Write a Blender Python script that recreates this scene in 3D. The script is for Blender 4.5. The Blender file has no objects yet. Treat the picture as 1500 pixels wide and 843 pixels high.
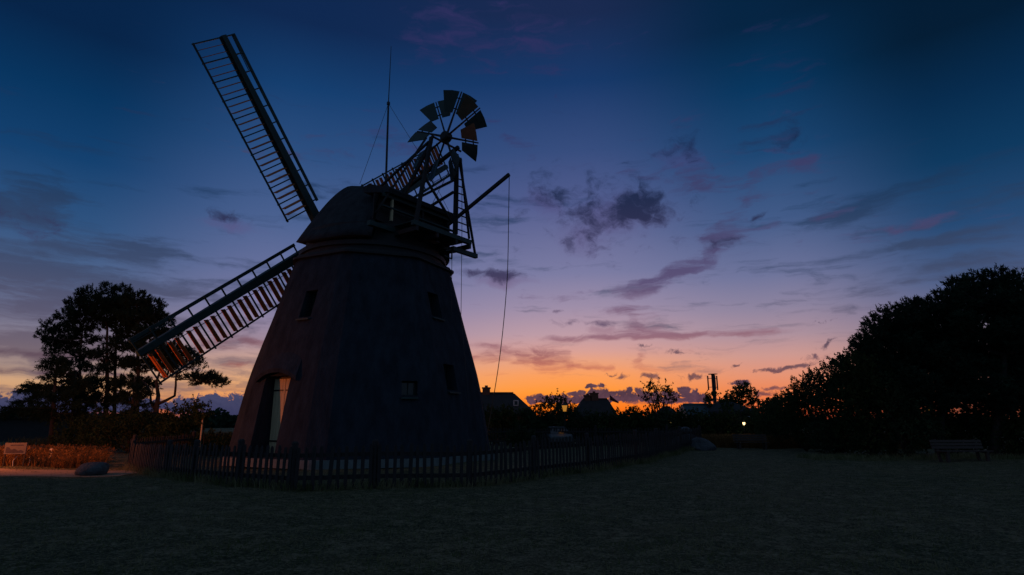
import bpy, bmesh, math, random
import numpy as np
from mathutils import Vector, Matrix
R = math.radians
random.seed(7); RNG = np.random.default_rng(7)
scene = bpy.context.scene
COL = scene.collection

# ------------------------------------------------------------------ camera
F_PX, HOR = 850.0, 618.0            # focal length and horizon row of the 1500x843 photograph
PITCH = math.atan((HOR - 421.5) / F_PX)
EYE = 1.6
cam_d = bpy.data.cameras.new('camera'); cam = bpy.data.objects.new('camera', cam_d); COL.objects.link(cam)
cam.location = (0, 0, EYE); cam.rotation_euler = (R(90) + PITCH, 0, 0)
cam_d.sensor_width = 36; cam_d.lens = 36 * F_PX / 1500; cam_d.clip_start = 0.05; cam_d.clip_end = 4000
scene.camera = cam
scene.view_settings.view_transform = 'Standard'; scene.view_settings.look = 'None'
scene.view_settings.exposure = 0; scene.view_settings.gamma = 1; scene.view_settings.use_curve_mapping = False
scene.cycles.max_bounces = 5; scene.cycles.diffuse_bounces = 3; scene.cycles.transparent_max_bounces = 6
scene.cycles.caustics_reflective = False; scene.cycles.caustics_refractive = False

def ray(px, py):
    xc = (px - 750) / F_PX; yc = (421.5 - py) / F_PX
    return Vector((xc, math.cos(PITCH) - yc * math.sin(PITCH), math.sin(PITCH) + yc * math.cos(PITCH)))
def at(px, py, Y):                  # world point at distance Y
    r = ray(px, py); k = Y / r.y
    return Vector((r.x * k, Y, EYE + r.z * k))
def gnd(px, py, z=0.0):             # world point on the ground
    r = ray(px, py); k = (z - EYE) / r.z
    return Vector((r.x * k, r.y * k, z))
def azel(px, py):
    r = ray(px, py).normalized()
    return math.atan2(r.x, r.y), math.asin(r.z)

def lin(c):
    return tuple(((v / 255) / 12.92 if v / 255 <= 0.04045 else ((v / 255 + 0.055) / 1.055) ** 2.4) for v in c) + (1,)

# ------------------------------------------------------------------ sky
world = bpy.data.worlds.new('World'); scene.world = world; world.use_nodes = True
NT = world.node_tree; NT.nodes.clear()
class G:                            # small helper for node graphs
    def __init__(s, nt): s.nt = nt
    def n(s, t, **kw):
        o = s.nt.nodes.new(t)
        for k, v in kw.items(): setattr(o, k, v)
        return o
    def put(s, sock, v):
        if isinstance(v, bpy.types.NodeSocket): s.nt.links.new(v, sock)
        else: sock.default_value = v
    def m(s, op, a, b=None, c=None, clamp=False):
        o = s.n('ShaderNodeMath', operation=op, use_clamp=clamp); s.put(o.inputs[0], a)
        if b is not None: s.put(o.inputs[1], b)
        if c is not None: s.put(o.inputs[2], c)
        return o.outputs[0]
    def vm(s, op, a, b=None):
        o = s.n('ShaderNodeVectorMath', operation=op); s.put(o.inputs[0], a)
        if b is not None: s.put(o.inputs[1], b)
        return o.outputs['Value'] if op == 'LENGTH' else o.outputs[0]
    def mix(s, f, a, b, mode='MIX'):
        o = s.n('ShaderNodeMix', data_type='RGBA', blend_type=mode); s.put(o.inputs[0], f); s.put(o.inputs[6], a); s.put(o.inputs[7], b)
        return o.outputs[2]
    def ramp(s, f, stops, interp='LINEAR'):
        o = s.n('ShaderNodeValToRGB'); s.put(o.inputs[0], f); cr = o.color_ramp; cr.interpolation = interp
        stops = sorted(stops, key=lambda q: q[0])
        while len(cr.elements) < len(stops): cr.elements.new(0.5)
        for e, (p, c) in zip(cr.elements, stops):
            e.position = p; e.color = c if len(c) == 4 else tuple(c) + (1,)
        return o.outputs[0]
    def sm(s, x, lo, hi):
        o = s.n('ShaderNodeMapRange', interpolation_type='SMOOTHSTEP'); s.put(o.inputs[0], x); s.put(o.inputs[1], lo); s.put(o.inputs[2], hi)
        return o.outputs[0]
    def noise(s, vec, scale, detail=4, rough=0.55, dist=0.0):
        o = s.n('ShaderNodeTexNoise'); s.put(o.inputs['Vector'], vec); o.inputs['Scale'].default_value = scale
        o.inputs['Detail'].default_value = detail; o.inputs['Roughness'].default_value = rough; o.inputs['Distortion'].default_value = dist
        return o.outputs[0]
    def xyz(s, x, y, z=0.0):
        o = s.n('ShaderNodeCombineXYZ'); s.put(o.inputs[0], x); s.put(o.inputs[1], y); s.put(o.inputs[2], z); return o.outputs[0]

g = G(NT)
tc = g.n('ShaderNodeTexCoord'); sep = g.n('ShaderNodeSeparateXYZ'); NT.links.new(tc.outputs['Generated'], sep.inputs[0])
az = g.m('ARCTAN2', sep.outputs[0], sep.outputs[1]); el = g.m('ARCSINE', sep.outputs[2])
ELMAX = 0.9
elf = g.m('DIVIDE', el, ELMAX, clamp=True)
COLS = [
 (60,  [(20,(4,34,70)),(120,(4,50,92)),(220,(16,62,108)),(320,(44,80,124)),(400,(74,96,134)),(450,(102,108,138)),(500,(134,124,138)),(535,(172,146,134)),(560,(206,160,120)),(590,(190,132,92)),(615,(140,95,80))]),
 (400, [(20,(12,38,78)),(120,(18,60,108)),(220,(42,76,124)),(320,(72,94,140)),(400,(102,110,152)),(450,(124,120,156)),(500,(156,134,150)),(535,(206,160,138)),(560,(228,166,114)),(590,(228,138,70)),(615,(196,100,50))]),
 (850, [(20,(24,40,78)),(120,(20,54,102)),(220,(52,74,122)),(300,(80,90,138)),(400,(120,120,158)),(450,(154,138,164)),(490,(186,152,162)),(515,(212,156,146)),(530,(230,158,122)),(550,(246,154,88)),(575,(252,148,48)),(600,(250,118,18)),(615,(220,84,16))]),
 (1150,[(20,(2,34,64)),(120,(4,52,92)),(220,(26,68,112)),(320,(64,88,132)),(400,(106,112,150)),(450,(138,128,154)),(490,(168,140,152)),(520,(200,148,140)),(550,(222,142,112)),(575,(232,128,80)),(600,(228,100,58)),(615,(180,70,46))]),
 (1450,[(20,(0,26,50)),(120,(2,40,74)),(220,(8,54,92)),(320,(34,70,112)),(400,(68,88,128)),(450,(100,102,134)),(490,(130,118,132)),(530,(152,122,120)),(560,(165,112,98)),(600,(150,80,60))]),
]
def column(px, stops):
    return g.ramp(elf, [(max(0, min(1, azel(px, y)[1] / ELMAX)), lin(c)) for y, c in stops])
sky = None; prev = None
for px, stops in COLS:
    a = azel(px, 560)[0]; c = column(px, stops)
    if sky is None: sky = c
    else: sky = g.mix(g.sm(az, prev, a), sky, c)
    prev = a
back = g.ramp(elf, [(0, lin((66,82,102))), (0.2, lin((64,84,110))), (0.5, lin((62,84,112))), (1, lin((66,88,112)))])  # unseen sky behind the camera, brightened to lift the objects
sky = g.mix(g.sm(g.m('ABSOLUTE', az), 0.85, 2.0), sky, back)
sky = g.mix(g.sm(el, 0.80, 1.15), sky, lin((62,76,96)))  # added brightening overhead, above the view, to light the lawn
# direction coordinates of the clouds, slightly warped
P0 = g.xyz(az, el)
wn = g.n('ShaderNodeTexNoise'); g.put(wn.inputs['Vector'], P0); wn.inputs['Scale'].default_value = 26; wn.inputs['Detail'].default_value = 5
wv = g.vm('SUBTRACT', wn.outputs['Color'], (0.5, 0.5, 0.5))
PW = g.vm('ADD', P0, g.vm('MULTIPLY', wv, (0.05, 0.03, 0)))
PS = g.vm('ADD', P0, g.vm('MULTIPLY', wv, (0.06, 0.012, 0)))
CHAIN = [0.0]
def ell(vec, items):                # soft ellipses; the z slot only carries the previous result so that they are evaluated in sequence
    out = None
    sp = g.n('ShaderNodeSeparateXYZ'); NT.links.new(vec, sp.inputs[0])
    for it in items:
        px, py, wx, wy = it[:4]; rot = it[4] if len(it) > 4 else 0; st = it[5] if len(it) > 5 else 1.0
        a, e = azel(px, py)
        o = g.n('ShaderNodeMapping', vector_type='TEXTURE'); g.put(o.inputs[0], g.xyz(sp.outputs[0], sp.outputs[1], CHAIN[0]))
        o.inputs['Location'].default_value = (a, e, 0); o.inputs['Rotation'].default_value = (0, 0, rot)
        o.inputs['Scale'].default_value = (wx / 850, wy / 850, 1e9)
        v = g.m('MULTIPLY_ADD', g.vm('LENGTH', o.outputs[0]), -st, st)
        out = v if out is None else g.m('MAXIMUM', out, v)
        CHAIN[0] = out
    return g.m('MAXIMUM', out, -1.0)
def mapv(vec, sc, rot=0.0):
    o = g.n('ShaderNodeMapping'); g.put(o.inputs[0], vec); o.inputs['Scale'].default_value = sc; o.inputs['Rotation'].default_value = (0, 0, rot); return o.outputs[0]
# wide, thin, stretched layers
n_st = g.noise(mapv(PS, (1.0, 6.0, 1), 0.10), 6.0, 6, 0.6, 0.3)
n_st2 = g.noise(mapv(PS, (1.0, 4.0, 1), -0.25), 9.0, 5, 0.6, 0.4)
veil = ell(PS, [(60,410,330,120,-0.15,1.0),(30,320,150,60,0,0.9),(330,430,230,70,0.1,0.6),(170,520,330,60,0,0.9),(560,330,200,60,0,0.25),
                (1240,318,150,34,0.12,0.8),(1400,345,170,22,0.1,0.75),(1420,350,220,60,0.1,0.6),(1100,440,200,50,0.2,0.3),(1150,190,60,90,-0.3,0.42)])
d1 = g.sm(g.m('MULTIPLY_ADD', g.m('SUBTRACT', n_st, 0.5), 4.2, veil), 0.05, 1.0)
c1 = g.ramp(elf, [(0, lin((78,70,90))), (azel(750,545)[1]/ELMAX, lin((106,90,102))), (azel(750,500)[1]/ELMAX, lin((84,78,100))), (azel(750,430)[1]/ELMAX, lin((56,68,98))), (azel(750,330)[1]/ELMAX, lin((24,52,86))), (0.62, lin((34,40,80)))])
sky = g.mix(g.m('MULTIPLY', d1, 0.80), sky, c1)
rose = ell(PS, [(970,493,330,7,0.0,1.0),(740,522,210,17,0.02,1.0),(700,505,90,9,0,0.8),(860,540,120,8,0.03,0.45),(930,520,26,16,-0.7,1.0),(990,402,125,19,0.38,1.2),(925,466,44,30,-0.4,0.85),(1010,250,60,40,0,0.4),
                (1054,352,46,36,0.3,0.95),(1098,290,66,22,0.85,0.85),(60,520,150,10,0,1.15),(60,546,130,5,0,0.9),(370,500,130,14,0.05,0.8),(350,535,120,8,0,0.7),
                (720,50,150,48,-0.1,0.62),(630,76,40,11,-0.4,0.6),(745,200,40,10,-0.6,0.4),(740,436,110,9,0,0.35),(1180,240,30,60,0.3,0.4),(1150,205,26,20,0,0.6),(560,215,120,30,0,0.3),(1290,335,90,12,0,0.5),(1000,245,30,14,0,.6)])
d2 = g.sm(g.m('MULTIPLY_ADD', g.m('SUBTRACT', n_st2, 0.5), 4.2, rose), 0.05, 1.15)
c2 = g.ramp(elf, [(0, lin((190,84,50))), (azel(750,545)[1]/ELMAX, lin((188,100,82))), (azel(750,520)[1]/ELMAX, lin((150,92,96))), (azel(750,490)[1]/ELMAX, lin((132,92,112))), (azel(750,420)[1]/ELMAX, lin((80,66,104))), (azel(750,330)[1]/ELMAX, lin((62,60,98))), (0.6, lin((46,46,92)))])
c2 = g.mix(g.sm(az, -0.25, -0.62), c2, g.mix(0.93, c2, lin((76,66,84))))
sky = g.mix(g.m('MULTIPLY', d2, 0.85), sky, c2)
# ragged dark clouds
n_pf = g.noise(mapv(PW, (1, 1.5, 1), 0.5), 22.0, 7, 0.68, 0.2)
puff = ell(PW, [(885,308,115,56,0,0.42),(930,308,66,36,0,1.6),(955,300,40,30,0,1.0),(875,300,80,34,0.1,0.75),(812,287,56,24,-0.45,0.72),(850,325,50,34,-0.2,0.5),(866,345,22,24,0.4,0.85),(834,356,14,20,0.3,0.7),(938,266,30,22,-0.5,0.55),
                (998,214,40,24,0.1,0.72),(1158,200,24,22,0.3,0.55),(735,403,42,12,0,1.7),(700,400,30,5,0,.7),(818,455,15,5,0,1.1),(885,474,26,8,0,0.9),(836,471,26,6,0,0.75),(338,316,34,10,-0.1,1.0),
                (1112,318,24,7,0.5,0.9),(1056,356,30,12,0,0.6),(20,322,60,16,0,0.35)])
d3 = g.sm(g.m('MULTIPLY_ADD', g.m('SUBTRACT', n_pf, 0.5), 3.2, puff), 0.0, 1.15)
edge = g.sm(g.m('MULTIPLY_ADD', g.m('SUBTRACT', n_pf, 0.5), 1.2, ell(g.vm('ADD', PW, (0.0, 0.012, 0)), [(905,305,95,42,0,1.0),(855,335,55,40,0,.8),(800,290,50,25,-0.5,.8),(998,222,50,26,0,.8),(735,403,56,12,0,1.0),(885,474,34,10,0,.8),(338,318,50,14,0,.8)])), 0.0, 0.8)
sky = g.mix(g.m('MULTIPLY', edge, 0.45), sky, g.ramp(elf, [(0.1, lin((150,100,110))), (0.3, lin((92,76,120))), (0.5, lin((62,62,112)))]))
c3 = g.ramp(elf, [(azel(750,480)[1]/ELMAX, lin((92,72,100))), (azel(750,400)[1]/ELMAX, lin((50,44,78))), (azel(750,300)[1]/ELMAX, lin((20,32,62))), (0.55, lin((22,42,80)))])
sky = g.mix(g.m('MULTIPLY', d3, 0.9), sky, c3)
# low cumulus over the sunset
n_cu = g.noise(PW, 105.0, 5, 0.68)
_r = random.Random(3)
_top = lambda x: float(np.interp(x, [770,785,800,820,850,868,878,890,905,925,940,952,965,985,1003,1015,1030,1045], [584,577,580,577,573,562,558,574,572,566,570,575,570,574,563,568,578,586]))
_cl = []
x_ = 776
while x_ < 1042:
    t_ = _top(x_); h_ = _r.uniform(4.5, 8); _cl.append((x_, t_ + h_*0.8, _r.uniform(8, 13), h_)); _cl.append((x_ + 5, (t_ + 590)/2 + 3, 15, max(5, (590 - t_)*0.45))); x_ += _r.uniform(11, 15)
cum = ell(g.vm('ADD', P0, g.vm('MULTIPLY', wv, (0.022, 0.012, 0))), _cl + [(1088,562,18,6,0,.9)])
small = ell(PW, [(1120,576,22,6),(1136,568,14,5),(910,549,11,4),(954,549,15,7),(1020,553,24,5),(930,590,18,4,0,.9),(992,516,13,4,0,.8),(940,507,15,4,0,.8),(1212,506,14,5,0.4,.8),(1195,523,20,4,0,.7),(1150,539,44,4.5,0.17,1.3),(1076,537,12,4,0.5,.5),(1205,470,16,3,0,.4),(895,545,10,3,0,.5)])
d4 = g.sm(g.m('MULTIPLY_ADD', g.m('SUBTRACT', n_cu, 0.5), 2.0, cum), 0.10, 0.44)
d4 = g.m('MAXIMUM', d4, g.m('MULTIPLY', g.sm(g.m('MULTIPLY_ADD', g.m('SUBTRACT', g.noise(PW, 95.0, 5, 0.7), 0.5), 2.6, small), 0.0, 0.75), 0.85))
sh = g.m('MULTIPLY_ADD', g.m('SUBTRACT', g.noise(g.vm('ADD', PW, (0, -0.006, 0)), 60.0, 5, 0.6), 0.5), 2.8, 0.28, clamp=True)
c4 = g.mix(sh, lin((46,40,68)), lin((84,62,84)))
sky = g.mix(g.m('MULTIPLY', d4, 0.95), sky, c4)
# the cloud bank on the left horizon
bank = g.m('SUBTRACT', azel(300,577)[1], el)
bank = g.m('ADD', bank, g.m('MULTIPLY', g.m('SUBTRACT', g.noise(g.xyz(az, 0.2), 14.0, 3, 0.6), 0.5), 0.10))
bank = g.m('ADD', bank, g.m('MULTIPLY', g.m('SUBTRACT', n_cu, 0.5), 0.05))
bk = g.m('MULTIPLY', g.sm(bank, -0.001, 0.006), g.sm(az, azel(520,590)[0], azel(440,590)[0]))
c5 = g.mix(g.sm(el, 0.0, azel(300,580)[1]), lin((52,54,88)), g.mix(n_cu, lin((36,46,78)), lin((76,76,108))))
sky = g.mix(bk, sky, c5)
glow = ell(PW, [(215,606,70,6,0,1.0),(60,604,30,4,0,.5)])
sky = g.mix(g.sm(glow, 0.1, 0.6), sky, lin((176,92,62)))
# below the horizon
sky = g.mix(g.sm(el, 0.0, -0.03), sky, lin((10,12,14)))
# residual physical twilight, very weak
nish = g.n('ShaderNodeTexSky', sky_type='NISHITA'); nish.sun_disc = False; nish.sun_elevation = R(-3); nish.sun_rotation = azel(900, 600)[0]
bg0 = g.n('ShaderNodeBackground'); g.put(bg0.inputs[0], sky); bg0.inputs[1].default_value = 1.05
bg1 = g.n('ShaderNodeBackground'); g.put(bg1.inputs[0], nish.outputs[0]); bg1.inputs[1].default_value = 0.02
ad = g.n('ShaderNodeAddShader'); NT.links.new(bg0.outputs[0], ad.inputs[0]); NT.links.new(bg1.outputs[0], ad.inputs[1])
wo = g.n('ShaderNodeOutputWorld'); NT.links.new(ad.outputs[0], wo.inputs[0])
world.cycles.sampling_method = 'MANUAL'; world.cycles.sample_map_resolution = 512
# the last direct glow from just over the horizon
sun_d = bpy.data.lights.new('sun', 'SUN'); sun_d.energy = 0.02; sun_d.angle = R(6); sun_d.color = (1.0, 0.45, 0.2)
sun = bpy.data.objects.new('sun', sun_d); COL.objects.link(sun)
_a = azel(900, 600)[0]
sun.rotation_euler = Vector((math.sin(_a), math.cos(_a), math.tan(R(1.0)))).to_track_quat('Z', 'Y').to_euler()

# ------------------------------------------------------------------ helpers
def tag(o, label=None, cat=None, group=None, kind=None):
    if label: o['label'] = label
    if cat: o['category'] = cat
    if group: o['group'] = group
    if kind: o['kind'] = kind
    return o
def empty(name, loc=(0, 0, 0), rz=0.0, label=None, cat=None, group=None, parent=None):
    o = bpy.data.objects.new(name, None); COL.objects.link(o); o.location = loc; o.rotation_euler = (0, 0, rz)
    o.empty_display_size = 0.3
    if parent: o.parent = parent
    return tag(o, label, cat, group)
def copy_tree(o, parent=None):
    c = o.copy(); COL.objects.link(c); c.parent = parent
    for ch in list(o.children): copy_tree(ch, c)
    return c
class MB:                           # collects shapes, links them as one mesh
    def __init__(s): s.v = []; s.f = []; s.n = 0
    def add(s, vs, fs):
        b = s.n; s.v.extend([tuple(v) for v in vs]); s.f.extend([tuple(i + b for i in f) for f in fs]); s.n += len(vs); return s
    def hexa(s, p):                 # eight corners: bottom ring then top ring
        return s.add(p, [(3,2,1,0),(4,5,6,7),(0,1,5,4),(1,2,6,5),(2,3,7,6),(3,0,4,7)])
    def box(s, x0, x1, y0, y1, z0, z1):
        return s.hexa([(x0,y0,z0),(x1,y0,z0),(x1,y1,z0),(x0,y1,z0),(x0,y0,z1),(x1,y0,z1),(x1,y1,z1),(x0,y1,z1)])
    def bar(s, p, q, w, h, up=(0, 0, 1), w2=None, h2=None):   # beam from p to q; w across, h along up
        p, q, up = Vector(p), Vector(q), Vector(up); d = (q - p).normalized()
        sx = d.cross(up)
        if sx.length < 1e-4: sx = d.cross(Vector((1, 0, 0)))
        sx.normalize(); u = sx.cross(d).normalized(); w2 = w2 or w; h2 = h2 or h
        r = []
        for c, a, b in ((p, w, h), (q, w2, h2)):
            r += [c - sx*a/2 - u*b/2, c + sx*a/2 - u*b/2, c + sx*a/2 + u*b/2, c - sx*a/2 + u*b/2]
        return s.hexa(r)
    def tube(s, pts, r, n=8, r2=None, cap=True):
        pts = [Vector(p) for p in pts]; k = len(pts); rs = [r + ((r2 if r2 is not None else r) - r) * i / max(1, k-1) for i in range(k)] if not isinstance(r, (list, tuple)) else list(r)
        vs = []; fs = []; ref = None
        for i, p in enumerate(pts):
            d = ((pts[min(i+1, k-1)] - pts[max(i-1, 0)])).normalized()
            a = d.cross(Vector((0, 0, 1)) if abs(d.z) < 0.95 else Vector((1, 0, 0))).normalized()
            if ref is not None: 
                a = (ref - d * ref.dot(d)).normalized()
            ref = a; b = d.cross(a)
            for j in range(n):
                t = 2*math.pi*j/n; vs.append(p + (a*math.cos(t) + b*math.sin(t)) * rs[i])
        for i in range(k-1):
            for j in range(n): fs.append((i*n+j, i*n+(j+1) % n, (i+1)*n+(j+1) % n, (i+1)*n+j))
        if cap: fs += [tuple(range(n-1, -1, -1)), tuple((k-1)*n+j for j in range(n))]
        return s.add(vs, fs)
    def loft(s, rings, cap0=True, cap1=True, closed=True):
        n = len(rings[0]); vs = [p for r in rings for p in r]; fs = []
        for i in range(len(rings)-1):
            for j in range(n if closed else n-1): fs.append((i*n+j, i*n+(j+1) % n, (i+1)*n+(j+1) % n, (i+1)*n+j))
        if cap0: fs.append(tuple(range(n-1, -1, -1)))
        if cap1: fs.append(tuple((len(rings)-1)*n+j for j in range(n)))
        return s.add(vs, fs)
    def build(s, name, mat, parent=None, smooth=False, loc=None, **kw):
        me = bpy.data.meshes.new(name); me.from_pydata(s.v, [], s.f); me.validate(); me.update()
        if mat: me.materials.append(mat)
        if smooth: me.polygons.foreach_set('use_smooth', [True] * len(me.polygons))
        o = bpy.data.objects.new(name, me); COL.objects.link(o)
        if parent: o.parent = parent
        if loc is not None: o.location = loc
        return tag(o, **kw) if kw else o
def np_mesh(name, verts, faces, mat, parent=None, **kw):      # verts (n,3), faces (m,k)
    me = bpy.data.meshes.new(name); verts = np.asarray(verts, np.float32); faces = np.asarray(faces, np.int32); m, k = faces.shape
    me.vertices.add(len(verts)); me.vertices.foreach_set('co', verts.ravel())
    me.loops.add(m*k); me.loops.foreach_set('vertex_index', faces.ravel())
    me.polygons.add(m); me.polygons.foreach_set('loop_start', np.arange(0, m*k, k, dtype=np.int32))
    me.update(calc_edges=True); me.materials.append(mat)
    o = bpy.data.objects.new(name, me); COL.objects.link(o)
    if parent: o.parent = parent
    return tag(o, **kw) if kw else o
def bevel(o, w=0.01, seg=2):
    m = o.modifiers.new('bevel', 'BEVEL'); m.width = w; m.segments = seg; m.limit_method = 'ANGLE'; return o

# ------------------------------------------------------------------ materials
def material(name, col, col2=None, rough=0.8, scale=8.0, stretch=(1, 1, 1), bump=0.3, bdist=0.02, bscale=None, spec=0.3, metallic=0.0, obj=True, detail=5, contrast=1.0):
    m = bpy.data.materials.new(name); m.use_nodes = True; nt = m.node_tree; nt.nodes.clear(); h = G(nt)
    out = h.n('ShaderNodeOutputMaterial'); b = h.n('ShaderNodeBsdfPrincipled'); nt.links.new(b.outputs[0], out.inputs[0])
    t = h.n('ShaderNodeTexCoord'); mp = h.n('ShaderNodeMapping'); nt.links.new(t.outputs['Object'], mp.inputs[0]); mp.inputs['Scale'].default_value = stretch
    v = mp.outputs[0]
    n1 = h.noise(v, scale, detail, 0.6)
    c2 = col2 or tuple(x * 0.55 for x in col)
    f = h.m('MULTIPLY_ADD', h.m('SUBTRACT', n1, 0.5), 2.2 * contrast, 0.5, clamp=True)
    h.put(b.inputs['Base Color'], h.mix(f, tuple(c2) + (1,), tuple(col) + (1,)))
    h.put(b.inputs['Roughness'], h.m('MULTIPLY_ADD', n1, 0.2, rough - 0.1)); b.inputs['Specular IOR Level'].default_value = spec; b.inputs['Metallic'].default_value = metallic
    if bump:
        n2 = h.noise(v, bscale or scale * 4, 4, 0.65); bp = h.n('ShaderNodeBump'); bp.inputs['Strength'].default_value = bump; bp.inputs['Distance'].default_value = bdist
        h.put(bp.inputs['Height'], n2); nt.links.new(bp.outputs[0], b.inputs['Normal'])
    return m
M = dict(
 thatch = material('thatch', (0.040,0.052,0.070), (0.017,0.022,0.031), 0.95, 3.0, (1,1,0.35), 0.9, 0.05, 16, 0.1),
 cap_thatch = material('cap_thatch', (0.050,0.060,0.070), (0.022,0.028,0.034), 0.95, 3.0, (1,1,0.5), 0.9, 0.05, 16, 0.1),
 plinth = material('plinth_plaster', (0.20,0.23,0.23), (0.11,0.13,0.13), 0.9, 3, bump=0.3),
 dark_wood = material('tarred_wood', (0.035,0.034,0.036), (0.018,0.018,0.02), 0.65, 6, (1,1,1), 0.4, 0.01),
 green_wood = material('green_painted_wood', (0.032,0.068,0.066), (0.018,0.04,0.04), 0.55, 5, (1,1,1), 0.3, 0.005),
 orange = material('orange_painted_board', (0.62,0.19,0.05), (0.38,0.11,0.032), 0.6, 4, (1,1,1), 0.25, 0.005),
 red_brown = material('red_brown_board', (0.34,0.13,0.06), (0.22,0.08,0.04), 0.6, 4, (1,1,1), 0.25, 0.005),
 dull_brown = material('dull_brown_board', (0.16,0.11,0.07), (0.10,0.07,0.045), 0.6, 4, (1,1,1), 0.25, 0.005),
 door = material('pale_door_wood', (0.74,0.60,0.36), (0.54,0.44,0.26), 0.75, 3, (6,6,0.5), 0.4, 0.01),
 iron = material('iron', (0.06,0.06,0.065), (0.03,0.03,0.035), 0.5, 8, bump=0.2, metallic=0.6),
 rope = material('rope', (0.10,0.085,0.065), None, 0.9, 20, bump=0.2),
 glass = material('dark_glass', (0.02,0.025,0.03), (0.015,0.018,0.02), 0.15, 2, bump=0.0, spec=0.6),
 picket = material('weathered_picket', (0.042,0.039,0.040), (0.018,0.017,0.018), 0.8, 5, (5,5,0.6), 0.5, 0.01),
 stone = material('granite', (0.13,0.14,0.155), (0.05,0.055,0.06), 0.85, 3, bump=1.0, bdist=0.08),
)

# ------------------------------------------------------------------ ground
def ground_material():
    m = bpy.data.materials.new('lawn'); m.use_nodes = True; nt = m.node_tree; nt.nodes.clear(); h = G(nt)
    out = h.n('ShaderNodeOutputMaterial'); b = h.n('ShaderNodeBsdfPrincipled'); nt.links.new(b.outputs[0], out.inputs[0])
    t = h.n('ShaderNodeTexCoord'); v = t.outputs['Object']
    big = h.noise(v, 0.22, 4, 0.6); mid = h.noise(v, 1.6, 5, 0.7); fine = h.noise(v, 22.0, 4, 0.75); clump = h.noise(v, 5.0, 5, 0.72)
    base = h.mix(h.sm(big, 0.35, 0.65), (0.072,0.085,0.045,1), (0.115,0.108,0.062,1))
    base = h.mix(h.sm(mid, 0.50, 0.68), base, (0.20,0.18,0.105,1))
    base = h.mix(h.m('MULTIPLY', h.m('MULTIPLY', h.sm(clump, 0.50, 0.60), h.sm(mid, 0.36, 0.60)), 0.95), base, (0.235,0.21,0.13,1))
    base = h.mix(h.m('MULTIPLY', h.sm(clump, 0.48, 0.36), 0.85), base, (0.022,0.032,0.014,1))
    base = h.mix(h.m('MULTIPLY', h.sm(fine, 0.50, 0.66), 0.75), base, (0.32,0.29,0.18,1))
    base = h.mix(h.m('MULTIPLY', h.sm(fine, 0.50, 0.36), 0.75), base, (0.018,0.022,0.012,1))
    h.put(b.inputs['Base Color'], base); b.inputs['Roughness'].default_value = 0.95; b.inputs['Specular IOR Level'].default_value = 0.1
    bp = h.n('ShaderNodeBump'); bp.inputs['Strength'].default_value = 0.9; bp.inputs['Distance'].default_value = 0.06
    h.put(bp.inputs['Height'], h.m('ADD', fine, h.m('MULTIPLY', clump, 2.0))); nt.links.new(bp.outputs[0], b.inputs['Normal'])
    return m
M['lawn'] = ground_material()
def hgt(x, y):                      # gentle unevenness of the lawn, flat under the mill
    return 0.05 * np.sin(x*0.31 + 1.1) * np.cos(y*0.27) + 0.025*np.sin(x*1.1 + y*0.7) + 0.015*np.sin(x*2.3 - y*1.9)
def grid_axis(lo, hi, near, step):
    a = [-near]
    while a[-1] < near: a.append(a[-1] + step)
    s = step
    while a[-1] < hi: s *= 1.5; a.append(a[-1] + s)
    s = step
    while a[0] > lo: s *= 1.5; a.insert(0, a[0] - s)
    return np.array(a)
gx = grid_axis(-1500, 1500, 40, 0.5); gy = grid_axis(-1500, 1500, 30, 0.5) + 25
X, Y = np.meshgrid(gx, gy); near = np.clip((70 - np.hypot(X, Y-20)) / 30, 0, 1)
Zg = hgt(X, Y) * near
nx = len(gx); idx = np.arange(X.size).reshape(X.shape)
fc = np.stack([idx[:-1,:-1], idx[:-1,1:], idx[1:,1:], idx[1:,:-1]], -1).reshape(-1, 4)
gr = np_mesh('ground', np.stack([X.ravel(), Y.ravel(), Zg.ravel()], 1), fc, M['lawn'], kind='structure')
gr.data.polygons.foreach_set('use_smooth', [True] * len(gr.data.polygons))
def gz(x, y): return float(hgt(x, y) * max(0, min(1, (70 - math.hypot(x, y-20)) / 30)))

# ------------------------------------------------------------------ the windmill (local x: across the cap, local y: towards the sails)
TH = 0.9138; MC = Vector((-6.52, 26.5, 0)); TM = Matrix.Translation(MC) @ Matrix.Rotation(TH, 4, 'Z'); TI = TM.inverted()
mill = empty('windmill', MC, TH, 'dark thatched windmill with four lattice sails and a fantail, inside the picket fence', 'windmill')
def L(v): return TI @ Vector(v)
prof = [(0.0,5.75),(0.30,5.72),(0.8,5.64),(1.4,5.53),(2.1,5.41),(2.9,5.26),(3.65,5.08),(4.7,4.78),(5.7,4.48),(6.8,4.17),(7.9,3.86),(8.35,3.72),(9.1,3.50)]
def rad(z): return float(np.interp(z, [p[0] for p in prof], [p[1] for p in prof]))
A0 = R(-71)                          # world direction the octagon's front face looks to
def octo(r, z, per=5, soft=0.10, off=(0, 0)):   # softened octagon, circumradius r, in mill-local coordinates
    pts = []
    for k in range(8):
        a = A0 - TH + R(22.5) + k*R(45); b = a + R(45)
        p, q = Vector((math.cos(a), math.sin(a))), Vector((math.cos(b), math.sin(b)))
        for i in range(per):
            t = soft + (1 - 2*soft) * i / (per-1)
            w = p.lerp(q, t) * r
            pts.append((w.x + off[0], w.y + off[1], z))
    return pts
zs = [0.30,0.8,1.4,2.1,2.9,3.65,4.7,5.7,6.8,7.9,8.35]
tb = MB(); tb.loft([octo(rad(z), z) for z in zs])
def wall_hit(px, py, ang):           # where the view through a photo pixel meets the sloping wall facing `ang`
    r = ray(px, py); n = Vector((math.cos(ang), math.sin(ang), 0)); t = 5.0
    while t < 60:
        p = Vector((0, 0, EYE)) + r*t
        if (p - MC).dot(n) < 0.924*rad(p.z) : return p
        t += 0.01
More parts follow.
